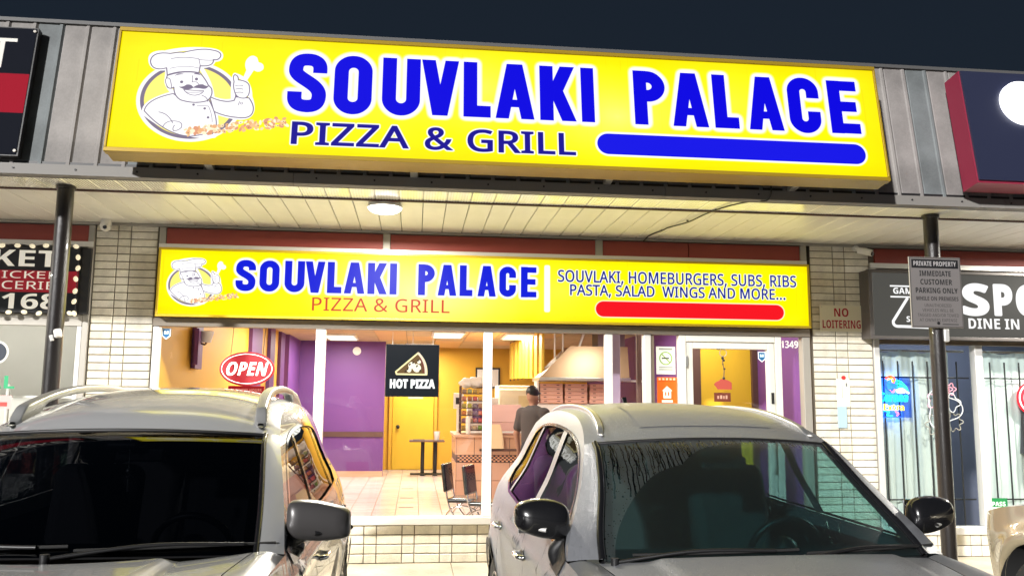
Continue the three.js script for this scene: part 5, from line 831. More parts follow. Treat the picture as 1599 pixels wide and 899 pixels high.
/* ---------------------------------------------------------------- cars. Local axes: x across, y up, z towards the front */
function curve2(pts, n) { const c = new THREE.CatmullRomCurve3(pts.map((p) => V(p[0], p[1], 0)), false, 'centripetal'); return c.getPoints(n).map((p) => [p.x, p.y]); }
function insetPoly(poly, d) { // moves every edge of a closed polygon inwards by d
  let A = 0; const n = poly.length; for (let i = 0; i < n; i++) { const a = poly[i], b = poly[(i + 1) % n]; A += a[0] * b[1] - b[0] * a[1]; }
  const s = A > 0 ? 1 : -1;
  return poly.map((p, i) => { const a = poly[(i + n - 1) % n], b = poly[(i + 1) % n]; let n1 = [-(p[1] - a[1]), p[0] - a[0]], n2 = [-(b[1] - p[1]), b[0] - p[0]]; const l1 = Math.hypot(...n1) || 1, l2 = Math.hypot(...n2) || 1; n1 = [n1[0] / l1, n1[1] / l1]; n2 = [n2[0] / l2, n2[1] / l2]; const m = [n1[0] + n2[0], n1[1] + n2[1]], k = Math.max(0.35, (m[0] * m[0] + m[1] * m[1]) / 2); return [p[0] + s * m[0] * d / k, p[1] + s * m[1] * d / k]; });
}
function makeCar(S, t) {
  const prof = pchip(S.prof), plan = pchip(S.plan), belt = pchip(S.belt), hw = S.width / 2;
  const wheels = [S.axleF, S.axleR];
  const side = (z, y) => {
    let w = prof(y) * plan(z) * hw;
    const up = sm(belt(z) - 0.02, belt(z) + 0.3, y); w *= 1 - S.rearTaper * up * sm(-0.5, -2.2, z);
    for (const a of wheels) { const d = Math.hypot(z - a, y - S.wheelY); w += S.flare * Math.exp(-Math.pow((d - S.archR - 0.05) / 0.10, 2)) * sm(belt(z) + 0.02, belt(z) - 0.25, y); }
    w += S.crease * Math.exp(-Math.pow((y - (belt(z) - S.creaseDrop)) / 0.035, 2)) * sm(1.3, 0.4, Math.abs(z + 0.3) - 0.6);
    return w;
  };
  const tess = new TessellateModifier(0.055, 7);
  const skin = (poly, s, off = 0, holes = []) => {
    const sh = new THREE.Shape(poly.map((p) => new THREE.Vector2(...p))); for (const h of holes) sh.holes.push(new THREE.Path(h.map((p) => new THREE.Vector2(...p))));
    let g = new THREE.ShapeGeometry(sh).toNonIndexed(); g.deleteAttribute('normal'); g = tess.modify(g);
    const p = g.attributes.position, n = p.count, P = new Float32Array(n * 3), N = new Float32Array(n * 3), U = new Float32Array(n * 2), e = 0.004;
    for (let i = 0; i < n; i++) {
      const z = p.getX(i), y = p.getY(i), x = side(z, y), dy = (side(z, y + e) - side(z, y - e)) / (2 * e), dz = (side(z + e, y) - side(z - e, y)) / (2 * e), l = Math.hypot(1, dy, dz);
      P.set([s * (x + off / l), y - off * dy / l, z - off * dz / l], i * 3); N.set([s / l, -dy / l, -dz / l], i * 3); U.set([z, y], i * 2);
    }
    const a = V(), b = V(), c = V();
    for (let i = 0; i < n; i += 3) { a.fromArray(P, i * 3); b.fromArray(P, i * 3 + 3); c.fromArray(P, i * 3 + 6); b.sub(a); c.sub(a); if (b.cross(c).x * s < 0) for (const [arr, k] of [[P, 3], [N, 3], [U, 2]]) for (let q = 0; q < k; q++) { const v = arr[(i + 1) * k + q]; arr[(i + 1) * k + q] = arr[(i + 2) * k + q]; arr[(i + 2) * k + q] = v; } }
    const o = new THREE.BufferGeometry(); o.setAttribute('position', new THREE.BufferAttribute(P, 3)); o.setAttribute('normal', new THREE.BufferAttribute(N, 3)); o.setAttribute('uv', new THREE.BufferAttribute(U, 2)); return o;
  };
  const G = S.paint, plastic = S.plastic;
  // the rail: up the windscreen pillar, along the roof, down to the tail
  const railA = curve2(S.pillar, 16), railR = curve2(S.roofRail, 30), railD = curve2(S.tail, 12), rail = [...railA, ...railR.slice(1), ...railD.slice(1)];
  const zA = railA[0][0], zD = railD[railD.length - 1][0];
  const beltPts = (z0, z1, n) => Array.from({ length: n + 1 }, (_, i) => { const z = z0 + (z1 - z0) * i / n; return [z, belt(z)]; });
  const frameOuter = [...rail, ...beltPts(zD, zA, 30).slice(1, -1)];
  const dlo = S.dlo, W = S.windows;
  const gap = 0.0028;
  const cut = (poly, z0, z1) => { // keeps the part of a polygon between two leaning lines z = z0(y), z1(y)
    const clip = (pl, f) => { const out = []; for (let i = 0; i < pl.length; i++) { const a = pl[i], b = pl[(i + 1) % pl.length], fa = f(a), fb = f(b); if (fa >= 0) out.push(a); if (fa * fb < 0) { const k = fa / (fa - fb); out.push([a[0] + (b[0] - a[0]) * k, a[1] + (b[1] - a[1]) * k]); } } return out; };
    return clip(clip(poly, (p) => p[0] - z0(p[1])), (p) => z1(p[1]) - p[0]);
  };
  const arc = (zc, r, a0, a1, n = 22) => Array.from({ length: n + 1 }, (_, i) => { const a = a0 + (a1 - a0) * i / n; return [zc + r * Math.cos(a), S.wheelY + r * Math.sin(a)]; });
  const bot = S.sill, rA = S.archR, aa = Math.asin((bot - S.wheelY) / rA);
  const zF = S.noseZ, zR = S.tailZ;
  // the whole lower side, then cut into panels
  const lower = [...beltPts(zF, zR, 60), [zR, bot + 0.06], ...arc(S.axleR, rA, Math.PI - aa, aa), ...arc(S.axleF, rA, Math.PI - aa, aa), [zF, bot]];
  const seams = S.seams; // door shuts, front to back
  for (const s of [-1, 1]) {
    part('side_frame', skin(frameOuter, s, 0, [dlo]), G, t);
    part('window_trim', skin(dlo, s, 0.004, [insetPoly(dlo, 0.017)]), S.trim, t);
    for (const [k, w] of W.entries()) part('side_window', skin(w, s, -0.010), k && S.rearGlass ? S.rearGlass : S.glass, t);
    for (const [z0, z1] of S.posts) part('window_post', skin(cut(insetPoly(dlo, 0.012), z0, z1), s, -0.003), S.postMat ?? M.blackGloss, t);
    const names = ['front_fender', 'front_door', 'rear_door', 'rear_quarter'];
    const lims = [() => 9, ...seams, () => -9];
    for (let i = 0; i < 4; i++) part(names[i], skin(cut(lower, (y) => lims[i + 1](y) + (i < 3 ? gap : 0), (y) => lims[i](y) - (i ? gap : 0)), s), G, t);
    part('inner_skin', skin(insetPoly(lower, 0.03), s, -0.03), M.black, t);
    for (const a of wheels) {
      const outer = arc(a, rA + 0.055, Math.PI - aa + 0.02, aa - 0.02, 26), inner = arc(a, rA - 0.006, aa, Math.PI - aa, 26);
      if (S.cladding) part('wheel_arch', skin([...outer, ...inner], s, 0.014), plastic, t);
      part('wheel_well', moved(new THREE.CylinderGeometry(rA + 0.004, rA + 0.004, 0.36, 30, 1, true), s * (hw - 0.20), S.wheelY, a, 0, 0, Math.PI / 2), M.rubber, t);
    }
    if (S.cladding) part('rocker_cladding', skin([[S.axleF - rA - 0.04, bot - 0.02], [S.axleF - rA - 0.06, bot + 0.10], [S.axleR + rA + 0.06, bot + 0.10], [S.axleR + rA + 0.04, bot - 0.02]], s, 0.012), plastic, t);
    for (const [z, y] of S.handles) {
      const h = sub('door_handle', t, [s * (side(z, y) + 0.004), y, z]);
      part('grip', tube([[0, 0, 0.085], [s * 0.03, 0.002, 0.07], [s * 0.036, 0.003, 0], [s * 0.03, 0.002, -0.07], [0, 0, -0.085]], 0.0125, 26, 8), S.handleMat, h);
      const cup = new THREE.SphereGeometry(0.05, 16, 10); cup.scale(0.12, 0.6, 1.15); part('recess', cup, M.black, h, [-s * 0.001, 0, 0]);
    }
    // mirror
    const mz = S.mirror.z, my = S.mirror.y, mx = S.mirror.x, m = sub(S.mirror.name ?? 'wing_mirror', t, [s * mx, my, mz]);
    const shell = new THREE.SphereGeometry(1, 36, 24), p = shell.attributes.position, q = (v, e) => Math.sign(v) * Math.pow(Math.abs(v), e);
    for (let i = 0; i < p.count; i++) {
      let x = q(p.getX(i), S.mirror.ex ?? 0.55), y = q(p.getY(i), S.mirror.ex ?? 0.6), z = q(p.getZ(i), 0.72); const k = S.mirror;
      x *= k.w; y *= k.h * (1 - 0.20 * sm(-0.2, 1, x / k.w * s)); if (y < 0) y *= 0.92; z = z > 0 ? z * k.d * (1 - 0.30 * Math.abs(y) / k.h) : z * k.d * 0.55;
      y += k.rise * (x * s) / k.w; z -= 0.16 * (x * s);
      p.setXYZ(i, x, y, z);
    }
    shell.computeVertexNormals();
    part('housing', shell, S.mirror.mat, m);
    part('mirror_glass', moved(rbox(S.mirror.w * 1.6, S.mirror.h * 1.5, 0.006, 0.002, 1), 0, 0, -S.mirror.d * 0.56), M.chrome, m);
    const k = S.mirror;
    part('indicator', tube([[-s * 0.01, -k.h * 0.44, k.d * 0.93], [s * k.w * 0.5, -k.h * 0.40 + k.rise * 0.5, k.d * 0.86 - 0.05], [s * k.w * 0.93, -k.h * 0.30 + k.rise, k.d * 0.40 - 0.10], [s * k.w * 1.0, -k.h * 0.2 + k.rise, -0.06]], 0.010, 30, 8), k.accent, m);
    const ax = side(k.footZ, k.footY) - k.x - 0.02; // arm to the door
    part('arm', tube([[-s * k.w * 0.45, -k.h * 0.55, 0], [s * (-k.w * 0.85), -k.h * 0.95, 0.005], [s * (ax * 0.8), (k.footY - my) * 0.75, (k.footZ - mz) * 0.7], [s * ax, k.footY - my, k.footZ - mz]], 0.034, 24, 12), k.arm, m);
    part('sail_panel', skin(k.sail, s, 0.006), k.arm, t);
  }
  const E3 = (pt, s, inset = 0) => [s * (side(pt[0], pt[1]) - inset), pt[1], pt[0]];
  const at = (list, v) => { const f = v * (list.length - 1), i = Math.min(list.length - 2, Math.floor(f)), k = f - i; return [list[i][0] * (1 - k) + list[i + 1][0] * k, list[i][1] * (1 - k) + list[i + 1][1] * k]; };
  const across = (list, bow, crown, pw = 2.2) => (u, v) => { const e = at(list, v), x = E3(e, 1)[0], a = u * 2 - 1, b = 1 - Math.pow(Math.abs(a), pw), b2 = 1 - a * a; return [a * x, e[1] + crown(v) * b, e[0] + bow(v) * b2]; };
  const bowH = S.bowHead, crH = S.crownHead;
  const screen = across(railA, (v) => S.bowBase + (bowH - S.bowBase) * v, (v) => S.crownBase + (crH - S.crownBase) * v, 2);
  const roof = across(railR, (v) => bowH * (1 - v) - 0.05 * v, (v) => crH + (S.crown - crH) * Math.sin(Math.min(1, v * 2.2) * Math.PI / 2), 2.6);
  const tailF = across(railD, (v) => -0.05 - 0.06 * v, (v) => S.crown * (1 - v), 2.4);
  const muAt = (v) => S.muB + (S.mu - S.muB) * v;
  const ins = (f, mu, v0, v1, lift = 0) => (u, v) => f((mu ?? muAt(v0 + v * (v1 - v0))) + u * (1 - 2 * (mu ?? muAt(v0 + v * (v1 - v0)))), v0 + v * (v1 - v0)).map((c, i) => c + (i === 1 ? lift * 0.8 : i === 2 ? lift * 0.6 : 0));
  // windscreen: glass with the dark printed border set behind its edge
  const glassGrid = grid(40, 26, ins(screen, null, 0.005, 0.985, 0.001)); part('windshield', glassGrid, S.screenGlass, t);
  const border = [grid(40, 2, ins(screen, null, 0.0, 0.075, -0.006)), grid(40, 2, ins(screen, null, 0.955, 0.99, -0.006))]; for (const k of [0, 1]) border.push(grid(2, 26, (u, v) => ins(screen, 0, 0.075, 0.955, -0.006)(k ? 1 - muAt(0.075 + 0.88 * v) - 0.028 + 0.028 * u : muAt(0.075 + 0.88 * v) + 0.028 * u, v)));
  part('windshield_border', merge(border), M.black, t);
  for (const s of [-1, 1]) part('windshield_moulding', tube(Array.from({ length: 12 }, (_, i) => screen(0.5 + s * (0.5 - muAt(i / 11) + 0.004), i / 11 * 0.995).map((c, j) => c + (j === 2 ? 0.004 : j === 1 ? 0.003 : 0))), S.mouldingR, 50, 8), M.blackGloss, t), part('windshield_pillar', grid(6, 26, (u, v) => { const q = u * (muAt(v) - 0.004), p = screen(s > 0 ? 1 - q : q, v * 0.998), b = Math.sin(Math.min(1, u * 1.2) * Math.PI * 0.5) * 0.012; return [p[0], p[1] + b * 0.8, p[2] + b * 0.6]; }, s > 0), G, t);
  part('header_moulding', tube(Array.from({ length: 21 }, (_, i) => { const p = screen(S.mu + (1 - 2 * S.mu) * i / 20, 0.995); return [p[0], p[1] + 0.001, p[2] + 0.004]; }), 0.0085, 60, 8), M.black, t);
  part('roof', grid(48, 44, ins(roof, 0.0, 0.0, 1.0)), S.roofPaint ?? G, t);
  if (S.roofGrooves) for (const s of [-1, 1]) part('roof_groove', tube(Array.from({ length: 24 }, (_, i) => { const p = roof(0.5 + s * (0.30 - 0.02 * i / 23), 0.06 + 0.86 * i / 23); return [p[0], p[1] + 0.001, p[2]]; }), 0.006, 60, 6), S.roofPaint ?? G, t);
  if (S.sunroof) { part('sunroof', grid(24, 16, (u, v) => { const p = roof(0.22 + 0.56 * u, 0.16 + 0.30 * v); p[1] += 0.004; return p; }), S.sunroof, t); }
  part('tail_glass', grid(30, 14, ins(tailF, 0.05, 0.04, 0.96, 0)), S.glass, t); part('tail_frame', grid(30, 14, ins(tailF, 0.0, 0.0, 1.0, -0.016)), M.blackGloss, t);
  // roof rails
  for (const s of [-1, 1]) {
    const k = S.rails, pt = (v, lift) => { const p = roof(0.5 + s * k.u, v); return [p[0], p[1] + lift, p[2]]; };
    const r = sub('roof_rail', t);
    const N = 64, st = Array.from({ length: N + 1 }, (_, i) => { const q = i / N, v = k.v0 + (k.v1 - k.v0) * q, e = Math.min(q, 1 - q), top = pt(v, k.h * sm(0, k.ramp, e) + k.t), ground = pt(v, -0.006)[1], open = sm(k.foot, k.foot + 0.05, e) * (k.h > 0.04 ? 1 : 0), lo = ground + (top[1] - 2 * k.t - ground) * open; return { x: top[0], z: top[2], hi: Math.max(top[1], ground + 0.006), lo, w: k.w * (1 - 0.5 * sm(0.03, 0, e)) }; });
    part('bar', grid(16, N, (u, v) => { const q = st[Math.round(v * N)], a = Math.round(u * 16) % 16 / 16 * 6.2832, c = Math.cos(a), d = Math.sin(a), m = (q.hi + q.lo) / 2, hh = (q.hi - q.lo) / 2; return [q.x + q.w * Math.sign(c) * Math.pow(Math.abs(c), 0.5), m + hh * Math.sign(d) * Math.pow(Math.abs(d), 0.5), q.z]; }, true), k.mat, r);
    for (const v of [k.v0, k.v1]) { const p = pt(v, 0.004); const g = new THREE.SphereGeometry(1, 14, 10); g.scale(k.w * 0.5, 0.007, k.w * 2.2); part('end_cap', g, k.footMat, r, p); }
  }
  // bonnet with its raised middle, and the tops of the fenders
  const hz0 = zA + 0.02, hz1 = S.hoodZ, hoodX = (v) => S.hoodX0 + (S.hoodX1 - S.hoodX0) * v, hoodY = (v) => { const z = hz0 + (hz1 - hz0) * v; return belt(z) + S.hoodLift * (1 - 0.4 * v); };
  const hood = (u, v) => {
    const a = u * 2 - 1, x = a * hoodX(v), b = 1 - a * a, z0 = hz0 + S.bowBase * b + 0.045, z1 = hz1 + S.noseBow * b, z = z0 + (z1 - z0) * v;
    let y = hoodY(v) + (S.hoodCrown * (1 - 0.35 * v)) * b - 0.10 * Math.pow(v, 5);
    const c = Math.abs(a); y += S.dome * (sm(S.domeU + 0.05, S.domeU - 0.05, c)) - S.dome * 0.6 * sm(0.34, 0.18, c) * (S.domeMid ?? 0);
    return [x, y, z];
  };
  part('hood', grid(72, 30, hood, false), G, t);
  for (const s of [-1, 1]) part('fender_top', grid(12, 24, (u, v) => { const h = hood(s > 0 ? 1 : 0, v), z = hz0 + (zF - hz0) * v, e = [s * side(z, belt(z)), belt(z), z]; const x0 = h[0] + s * 0.005, k = u; const z2 = h[2] * (1 - k) + e[2] * k; return [x0 + (e[0] - x0) * k, h[1] * (1 - k) + e[1] * k + 0.012 * Math.sin(k * Math.PI), z2]; }, s < 0), G, t);
  part('cowl_panel', grid(40, 4, (u, v) => { const a = screen(0.01 + 0.98 * u, 0.012), h = hood(u, 0); return [a[0] * (1 - v) + h[0] * v, Math.min(a[1], h[1]) - 0.026 + 0.0 * v, a[2] * (1 - v) + (h[2] + 0.02) * v]; }), M.rubber, t);
  // wipers
  for (const [x0, x1, z1, v1] of S.wipers) {
    const w = sub('wiper', t), a = screen(0.5 + x0 / 1.5, 0.02), b = screen(0.5 + x1 / 1.5, v1);
    part('arm', tube([[a[0], a[1] - 0.01, a[2] + 0.05], [(a[0] + b[0]) / 2, (a[1] + b[1]) / 2 + 0.025, (a[2] + b[2]) / 2 + 0.045], [b[0], b[1] + 0.012, b[2] + 0.014]], 0.0085, 20, 6), M.black, w);
    const p = []; for (let i = 0; i <= 10; i++) { const k = i / 10, q = screen(0.5 + (x0 + (x1 - x0) * (0.12 + 1.05 * k)) / 1.5, 0.03 + (v1 - 0.02) * k * 1.02); p.push([q[0], q[1] + 0.006, q[2] + 0.010]); } part('blade', tube(p, 0.0065, 30, 6), M.rubber, w); part('pivot', cyl(0.018, 0.04, 12), M.black, w, [a[0], a[1] - 0.012, a[2] + 0.05]);
  }
  // nose, tail, floor
  const nose = (y0, y1) => grid(48, 14, (u, v) => { const a = u * 2 - 1, y = y0 + (y1 - y0) * v, x = side(zF, Math.min(y, belt(zF))) + 0.001, b = 1 - Math.pow(Math.abs(a), 3); return [a * x, y, zF + (S.noseBow + hz1 - zF + 0.03 - 0.06 * Math.pow((y - 0.55) / 0.4, 2)) * b]; });
  const noseTop = Math.min(belt(zF), hood(0.5, 1)[1]);
  part('front_bumper', nose(bot - 0.02, noseTop), G, t);
  const nz = (a, y) => zF + (S.noseBow + hz1 - zF + 0.03 - 0.06 * Math.pow((y - 0.55) / 0.4, 2)) * (1 - Math.pow(Math.abs(a), 3)) + 0.008;
  part('grille', grid(24, 6, (u, v) => { const a = (u * 2 - 1) * 0.55, y = 0.52 + 0.24 * v; return [a * side(zF, y), y, nz(a, y)]; }), M.black, t);
  for (const s of [-1, 1]) part('headlight', grid(14, 4, (u, v) => { const a = s * (0.60 + 0.36 * u), y = 0.68 + 0.09 * v + 0.02 * u; return [a * side(zF, y), y, nz(a, y)]; }, s < 0), phys([0.7, 0.72, 0.75], { roughness: 0.08, clearcoat: 1 }), t);
  part('tailgate', grid(40, 16, (u, v) => { const a = u * 2 - 1, y = bot + 0.02 + (belt(zR) - bot - 0.02) * v, x = side(zR, y) + 0.001; return [a * x, y, zR - (0.10 + 0.10 * Math.exp(-Math.pow((y - 0.55) / 0.2, 2))) * (1 - Math.pow(Math.abs(a), 3))]; }, true), G, t);
  { const top = grid(30, 4, (u, v) => { const a = u * 2 - 1, b = tailF(u, 1), y = belt(zR), x = side(zR, y); const e = [a * x, y, zR - 0.10 * (1 - Math.pow(Math.abs(a), 3))]; return [b[0] * (1 - v) + e[0] * v, b[1] * (1 - v) + e[1] * v, b[2] * (1 - v) + e[2] * v]; }, true); part('tail_deck', top, G, t); }
  for (const s of [-1, 1]) part('tail_light', grid(10, 6, (u, v) => { const a = s * (0.66 + 0.33 * u), y = 0.84 + 0.14 * v; return [a * side(zR, y), y, zR - 0.10 * (1 - Math.pow(Math.abs(a), 3)) - 0.008]; }, s > 0), phys([0.35, 0.01, 0.01], { roughness: 0.1, clearcoat: 1 }), t);
  boxPart('underbody', -hw + 0.36, hw - 0.36, 0.22, 0.56, zR + 0.05, zF, M.rubber, t); boxPart('firewall', -hw + 0.16, hw - 0.16, 0.3, belt(zA) - 0.10, zA + 0.0, zA + 0.04, M.black, t);
  // wheels
  const R = S.tyreR, tyre = new THREE.LatheGeometry([[0.62, -0.105], [0.9, -0.112], [0.985, -0.085], [1, -0.05], [1, 0.05], [0.985, 0.085], [0.9, 0.112], [0.62, 0.105]].map(([r, y]) => new THREE.Vector2(r * R, y)), 48), rimM = std([0.30, 0.30, 0.31], { metalness: 0.9, roughness: 0.3 });
  for (const a of wheels) for (const s of [-1, 1]) {
    const w = sub('wheel', t, [s * (hw - 0.13), R, a]); w.rotation.z = s > 0 ? -Math.PI / 2 : Math.PI / 2;
    part('tyre', tyre, M.rubber, w); part('rim', new THREE.LatheGeometry([[0.60, 0.10], [0.655, 0.108], [0.65, 0.09], [0.60, 0.03], [0.12, 0.02], [0, 0.05]].map(([r, y]) => new THREE.Vector2(r * R, y)), 40), M.black, w);
    const sp = []; for (let i = 0; i < 5; i++) sp.push(moved(new RoundedBoxGeometry(0.055, 0.03, R * 0.56, 2, 0.01), Math.sin(i / 5 * 6.2832) * R * 0.33, 0.075, Math.cos(i / 5 * 6.2832) * R * 0.33, 0, i / 5 * 6.2832, 0)); sp.push(moved(cyl(0.05, 0.05, 20), 0, 0.08, 0)); sp.push(moved(new THREE.TorusGeometry(R * 0.62, 0.012, 8, 40), 0, 0.10, 0, Math.PI / 2)); part('spokes', merge(sp), rimM, w);
  }
  // cabin
  const ft = S.cabin, cab = sub('cabin', t);
  part('dashboard', grid(30, 8, (u, v) => { const a = u * 2 - 1, x = a * (hw - 0.17), b = 1 - a * a; const P = [[belt(zA) - 0.03, zA + S.bowBase * b + 0.005], [belt(zA) - 0.035, zA - 0.1 + S.bowBase * b], [belt(zA) - 0.02 + 0.02 * b, zA - 0.28 + 0.1 * b], [belt(zA) - 0.08, zA - 0.40 + 0.1 * b], [belt(zA) - 0.35, zA - 0.38 + 0.08 * b]]; const f = v * 4, i = Math.min(3, Math.floor(f)), k = f - i; return [x, P[i][0] * (1 - k) + P[i + 1][0] * k, P[i][1] * (1 - k) + P[i + 1][1] * k]; }), ft.dash, cab);
  part('steering_wheel', new THREE.TorusGeometry(0.185, 0.017, 10, 36), M.black, cab, [0.37, belt(zA) - 0.06, zA - 0.55], [0.42, 0, 0]); part('steering_hub', moved(new THREE.SphereGeometry(0.075, 16, 10), 0, 0, 0), M.black, cab, [0.37, belt(zA) - 0.06, zA - 0.55]);
  for (const [x, z] of [[-0.37, S.seatZ], [0.37, S.seatZ], [-0.40, S.seatZ - 0.95], [0.40, S.seatZ - 0.95]]) {
    const st = sub('car_seat', t, [x, 0.55, z]); part('cushion', new RoundedBoxGeometry(0.50, 0.20, 0.52, 3, 0.07), ft.seat, st, [0, 0.12, 0.12]); part('backrest', new RoundedBoxGeometry(0.48, 0.66, 0.17, 4, 0.075), ft.seat, st, [0, 0.48, -0.20], [-0.26, 0, 0]); part('headrest', new RoundedBoxGeometry(0.27, 0.20, 0.11, 4, 0.05), ft.seat, st, [0, 0.90, -0.32], [-0.2, 0, 0]); for (const q of [-0.06, 0.06]) part('headrest_post', cyl(0.007, 0.12, 8), M.steel, st, [q, 0.78, -0.29]);
  }
  boxPart('floor', -hw + 0.15, hw - 0.15, 0.50, 0.555, zR + 0.1, zA, M.black, cab); part('headliner', grid(20, 16, ins(roof, 0.03, 0.02, 0.98, -0.03)), ft.liner, cab);
  { const p = screen(0.5, 0.90); part('mirror_mount', rbox(0.16, 0.09, 0.05, 0.02), M.black, cab, [p[0] - 0.02, p[1] - 0.045, p[2] - 0.05], [-0.7, 0, 0]); part('rear_view_mirror', rbox(0.24, 0.07, 0.03, 0.014, 3), M.black, cab, [p[0] + 0.05, p[1] - 0.11, p[2] - 0.09]); part('rear_view_glass', rbox(0.225, 0.056, 0.003, 0.001), M.chrome, cab, [p[0] + 0.05, p[1] - 0.11, p[2] - 0.107]); }
  S.extra?.({ t, roof, screen, hood, side, belt, cab });
  return t;
}
/* --- rain on the glass and the paint */
const dropField = (() => { const n = 512, f = new Float32Array(n * n); for (let k = 0; k < 2600; k++) { const cx = rnd() * n, cy = rnd() * n, r = 0.8 + 2.6 * rnd() * rnd(); for (let y = -4; y <= 4; y++) for (let x = -4; x <= 4; x++) { const d = Math.hypot(x, y) / r; if (d < 1) { const i = ((Math.floor(cy + y) + n) % n) * n + (Math.floor(cx + x) + n) % n; f[i] = Math.max(f[i], Math.sqrt(1 - d * d)); } } } return f; })();
const dropTex = dataTex(512, (i) => [dropField[i]]);
const wetScreen = (() => { // runs of water where the wipers have not passed: x across, y up the glass
  const w = 1024, h = 512, b = new Float32Array(w * h), r = new Float32Array(w * h).fill(0.46);
  const wiped = (u, v) => Math.hypot((u - 0.66) * 1.52, (v + 0.02) * 0.80) < 0.74 && u > 0.04 || Math.hypot((u - 0.36) * 1.52, (v + 0.02) * 0.8) < 0.50 && Math.hypot((u - 0.84) * 1.52, (v - 0.06) * 0.8) > 0.085;
  for (let y = 0; y < h; y++) for (let x = 0; x < w; x++) if (!wiped(x / w, y / h)) r[y * w + x] = 0.62 + 0.14 * NF[((y >> 1) % 256) * 256 + ((x >> 1) % 256)];
  const dot = (cx, cy, q, a) => { for (let y = -q - 1; y <= q + 1; y++) for (let x = -q - 1; x <= q + 1; x++) { const d = Math.hypot(x, y) / q, X = Math.floor(cx + x), Y = Math.floor(cy + y); if (d < 1 && X >= 0 && X < w && Y >= 0 && Y < h && !wiped(X / w, Y / h)) { const i = Y * w + X, v = a * Math.sqrt(1 - d * d); if (v > b[i]) b[i] = v; r[i] = 0.02; } } };
  for (let k = 0; k < 170; k++) { let x = rnd() * w, y = h - rnd() * 60; const len = 60 + rnd() * 330, q = 1.1 + rnd() * 1.0; for (let i = 0; i < len; i++) { y -= 1; x += (rnd() - 0.5) * 0.9 + 0.12 * Math.sin(i * 0.07 + k); dot(x, y, q, 0.6); } dot(x, y, q * 1.9, 1); }
  for (let k = 0; k < 2200; k++) dot(rnd() * w, rnd() * h, 0.9 + 2.4 * rnd() * rnd(), 0.8);
  const mk = (f) => { const d = new Uint8Array(w * h * 4); for (let i = 0; i < w * h; i++) { d[i * 4] = d[i * 4 + 1] = d[i * 4 + 2] = clamp(f[i]) * 255; d[i * 4 + 3] = 255; } const t = new THREE.DataTexture(d, w, h); t.magFilter = THREE.LinearFilter; t.needsUpdate = true; return t; };
  return { bump: mk(b), rough: mk(r) };
})();
const paintUV = (t, r) => rep(t, r);
const silverWet = phys([0.215, 0.222, 0.24], { metalness: 0.25, roughness: 0.36, clearcoat: 0.12, clearcoatRoughness: 0.2, bumpMap: paintUV(dropTex, 2.2), bumpScale: 0.0025 });
const brightSilver = phys([0.47, 0.475, 0.48], { metalness: 0.3, roughness: 0.25, clearcoat: 1, clearcoatRoughness: 0.02 });
const goldPaint = phys([0.33, 0.29, 0.20], { metalness: 0.35, roughness: 0.25, clearcoat: 1, clearcoatRoughness: 0.03 });
const mirrorGrey = phys([0.07, 0.066, 0.066], { roughness: 0.35, metalness: 0.3, clearcoat: 0.3 });
const cabinDark = { dash: std([0.03, 0.035, 0.035], { roughness: 0.7 }), seat: std([0.045, 0.047, 0.048], { roughness: 0.8 }), liner: std([0.09, 0.09, 0.09], { roughness: 0.9 }) };
const cabinBlack = { dash: std([0.008, 0.008, 0.009], { roughness: 0.7 }), seat: std([0.05, 0.05, 0.052], { roughness: 0.8 }), liner: std([0.015, 0.015, 0.015], { roughness: 0.9 }) };
const base = {
  prof: [[0.18, 0.86], [0.30, 0.915], [0.45, 0.955], [0.62, 0.985], [0.80, 1.0], [0.92, 0.985], [1.04, 0.96], [1.12, 0.925], [1.30, 0.82], [1.45, 0.752], [1.56, 0.70], [1.66, 0.64], [1.8, 0.55]],
  plan: [[-2.3, 0.80], [-2.1, 0.90], [-1.7, 0.968], [-1.0, 1.0], [0.6, 1.0], [1.2, 0.99], [1.6, 0.965], [1.95, 0.90], [2.15, 0.80]],
  belt: [[-2.2, 1.10], [-1.5, 1.085], [-0.6, 1.055], [0.93, 1.03], [1.3, 1.005], [1.7, 0.955], [2.0, 0.88], [2.2, 0.80]],
  width: 1.855, axleF: 1.34, axleR: -1.345, wheelY: 0.345, tyreR: 0.345, archR: 0.40, flare: 0.026, crease: 0.016, creaseDrop: 0.13, rearTaper: 0.085, sill: 0.30, noseZ: 2.0, tailZ: -2.12, cladding: true,
  pillar: [[0.95, 1.035], [0.77, 1.19], [0.57, 1.355], [0.43, 1.462], [0.36, 1.505]], roofRail: [[0.36, 1.505], [0.22, 1.565], [-0.10, 1.635], [-0.70, 1.668], [-1.15, 1.645], [-1.52, 1.575]], tail: [[-1.52, 1.575], [-1.76, 1.42], [-1.96, 1.23], [-2.08, 1.10]],
  bowBase: 0.24, bowHead: 0.10, crownBase: 0.03, crownHead: 0.035, crown: 0.055, mouldingR: 0.018, mu: 0.042, muB: 0.082,
  hoodZ: 1.98, noseBow: 0.26, hoodX0: 0.765, hoodX1: 0.66, hoodLift: 0.005, hoodCrown: 0.05, dome: 0.014, domeU: 0.72, domeMid: 0,
  handles: [[-0.02, 0.90], [-0.96, 0.93]], handleMat: M.chrome, trim: M.blackGloss, plastic: std([0.03, 0.03, 0.032], { roughness: 0.6 }), seatZ: -0.12,
  wipers: [[0.02, 0.62, 0, 0.045], [-0.60, -0.03, 0, 0.04]],
};
const line = (y0, z0, y1, z1) => (y) => z0 + (z1 - z0) * (y - y0) / (y1 - y0);
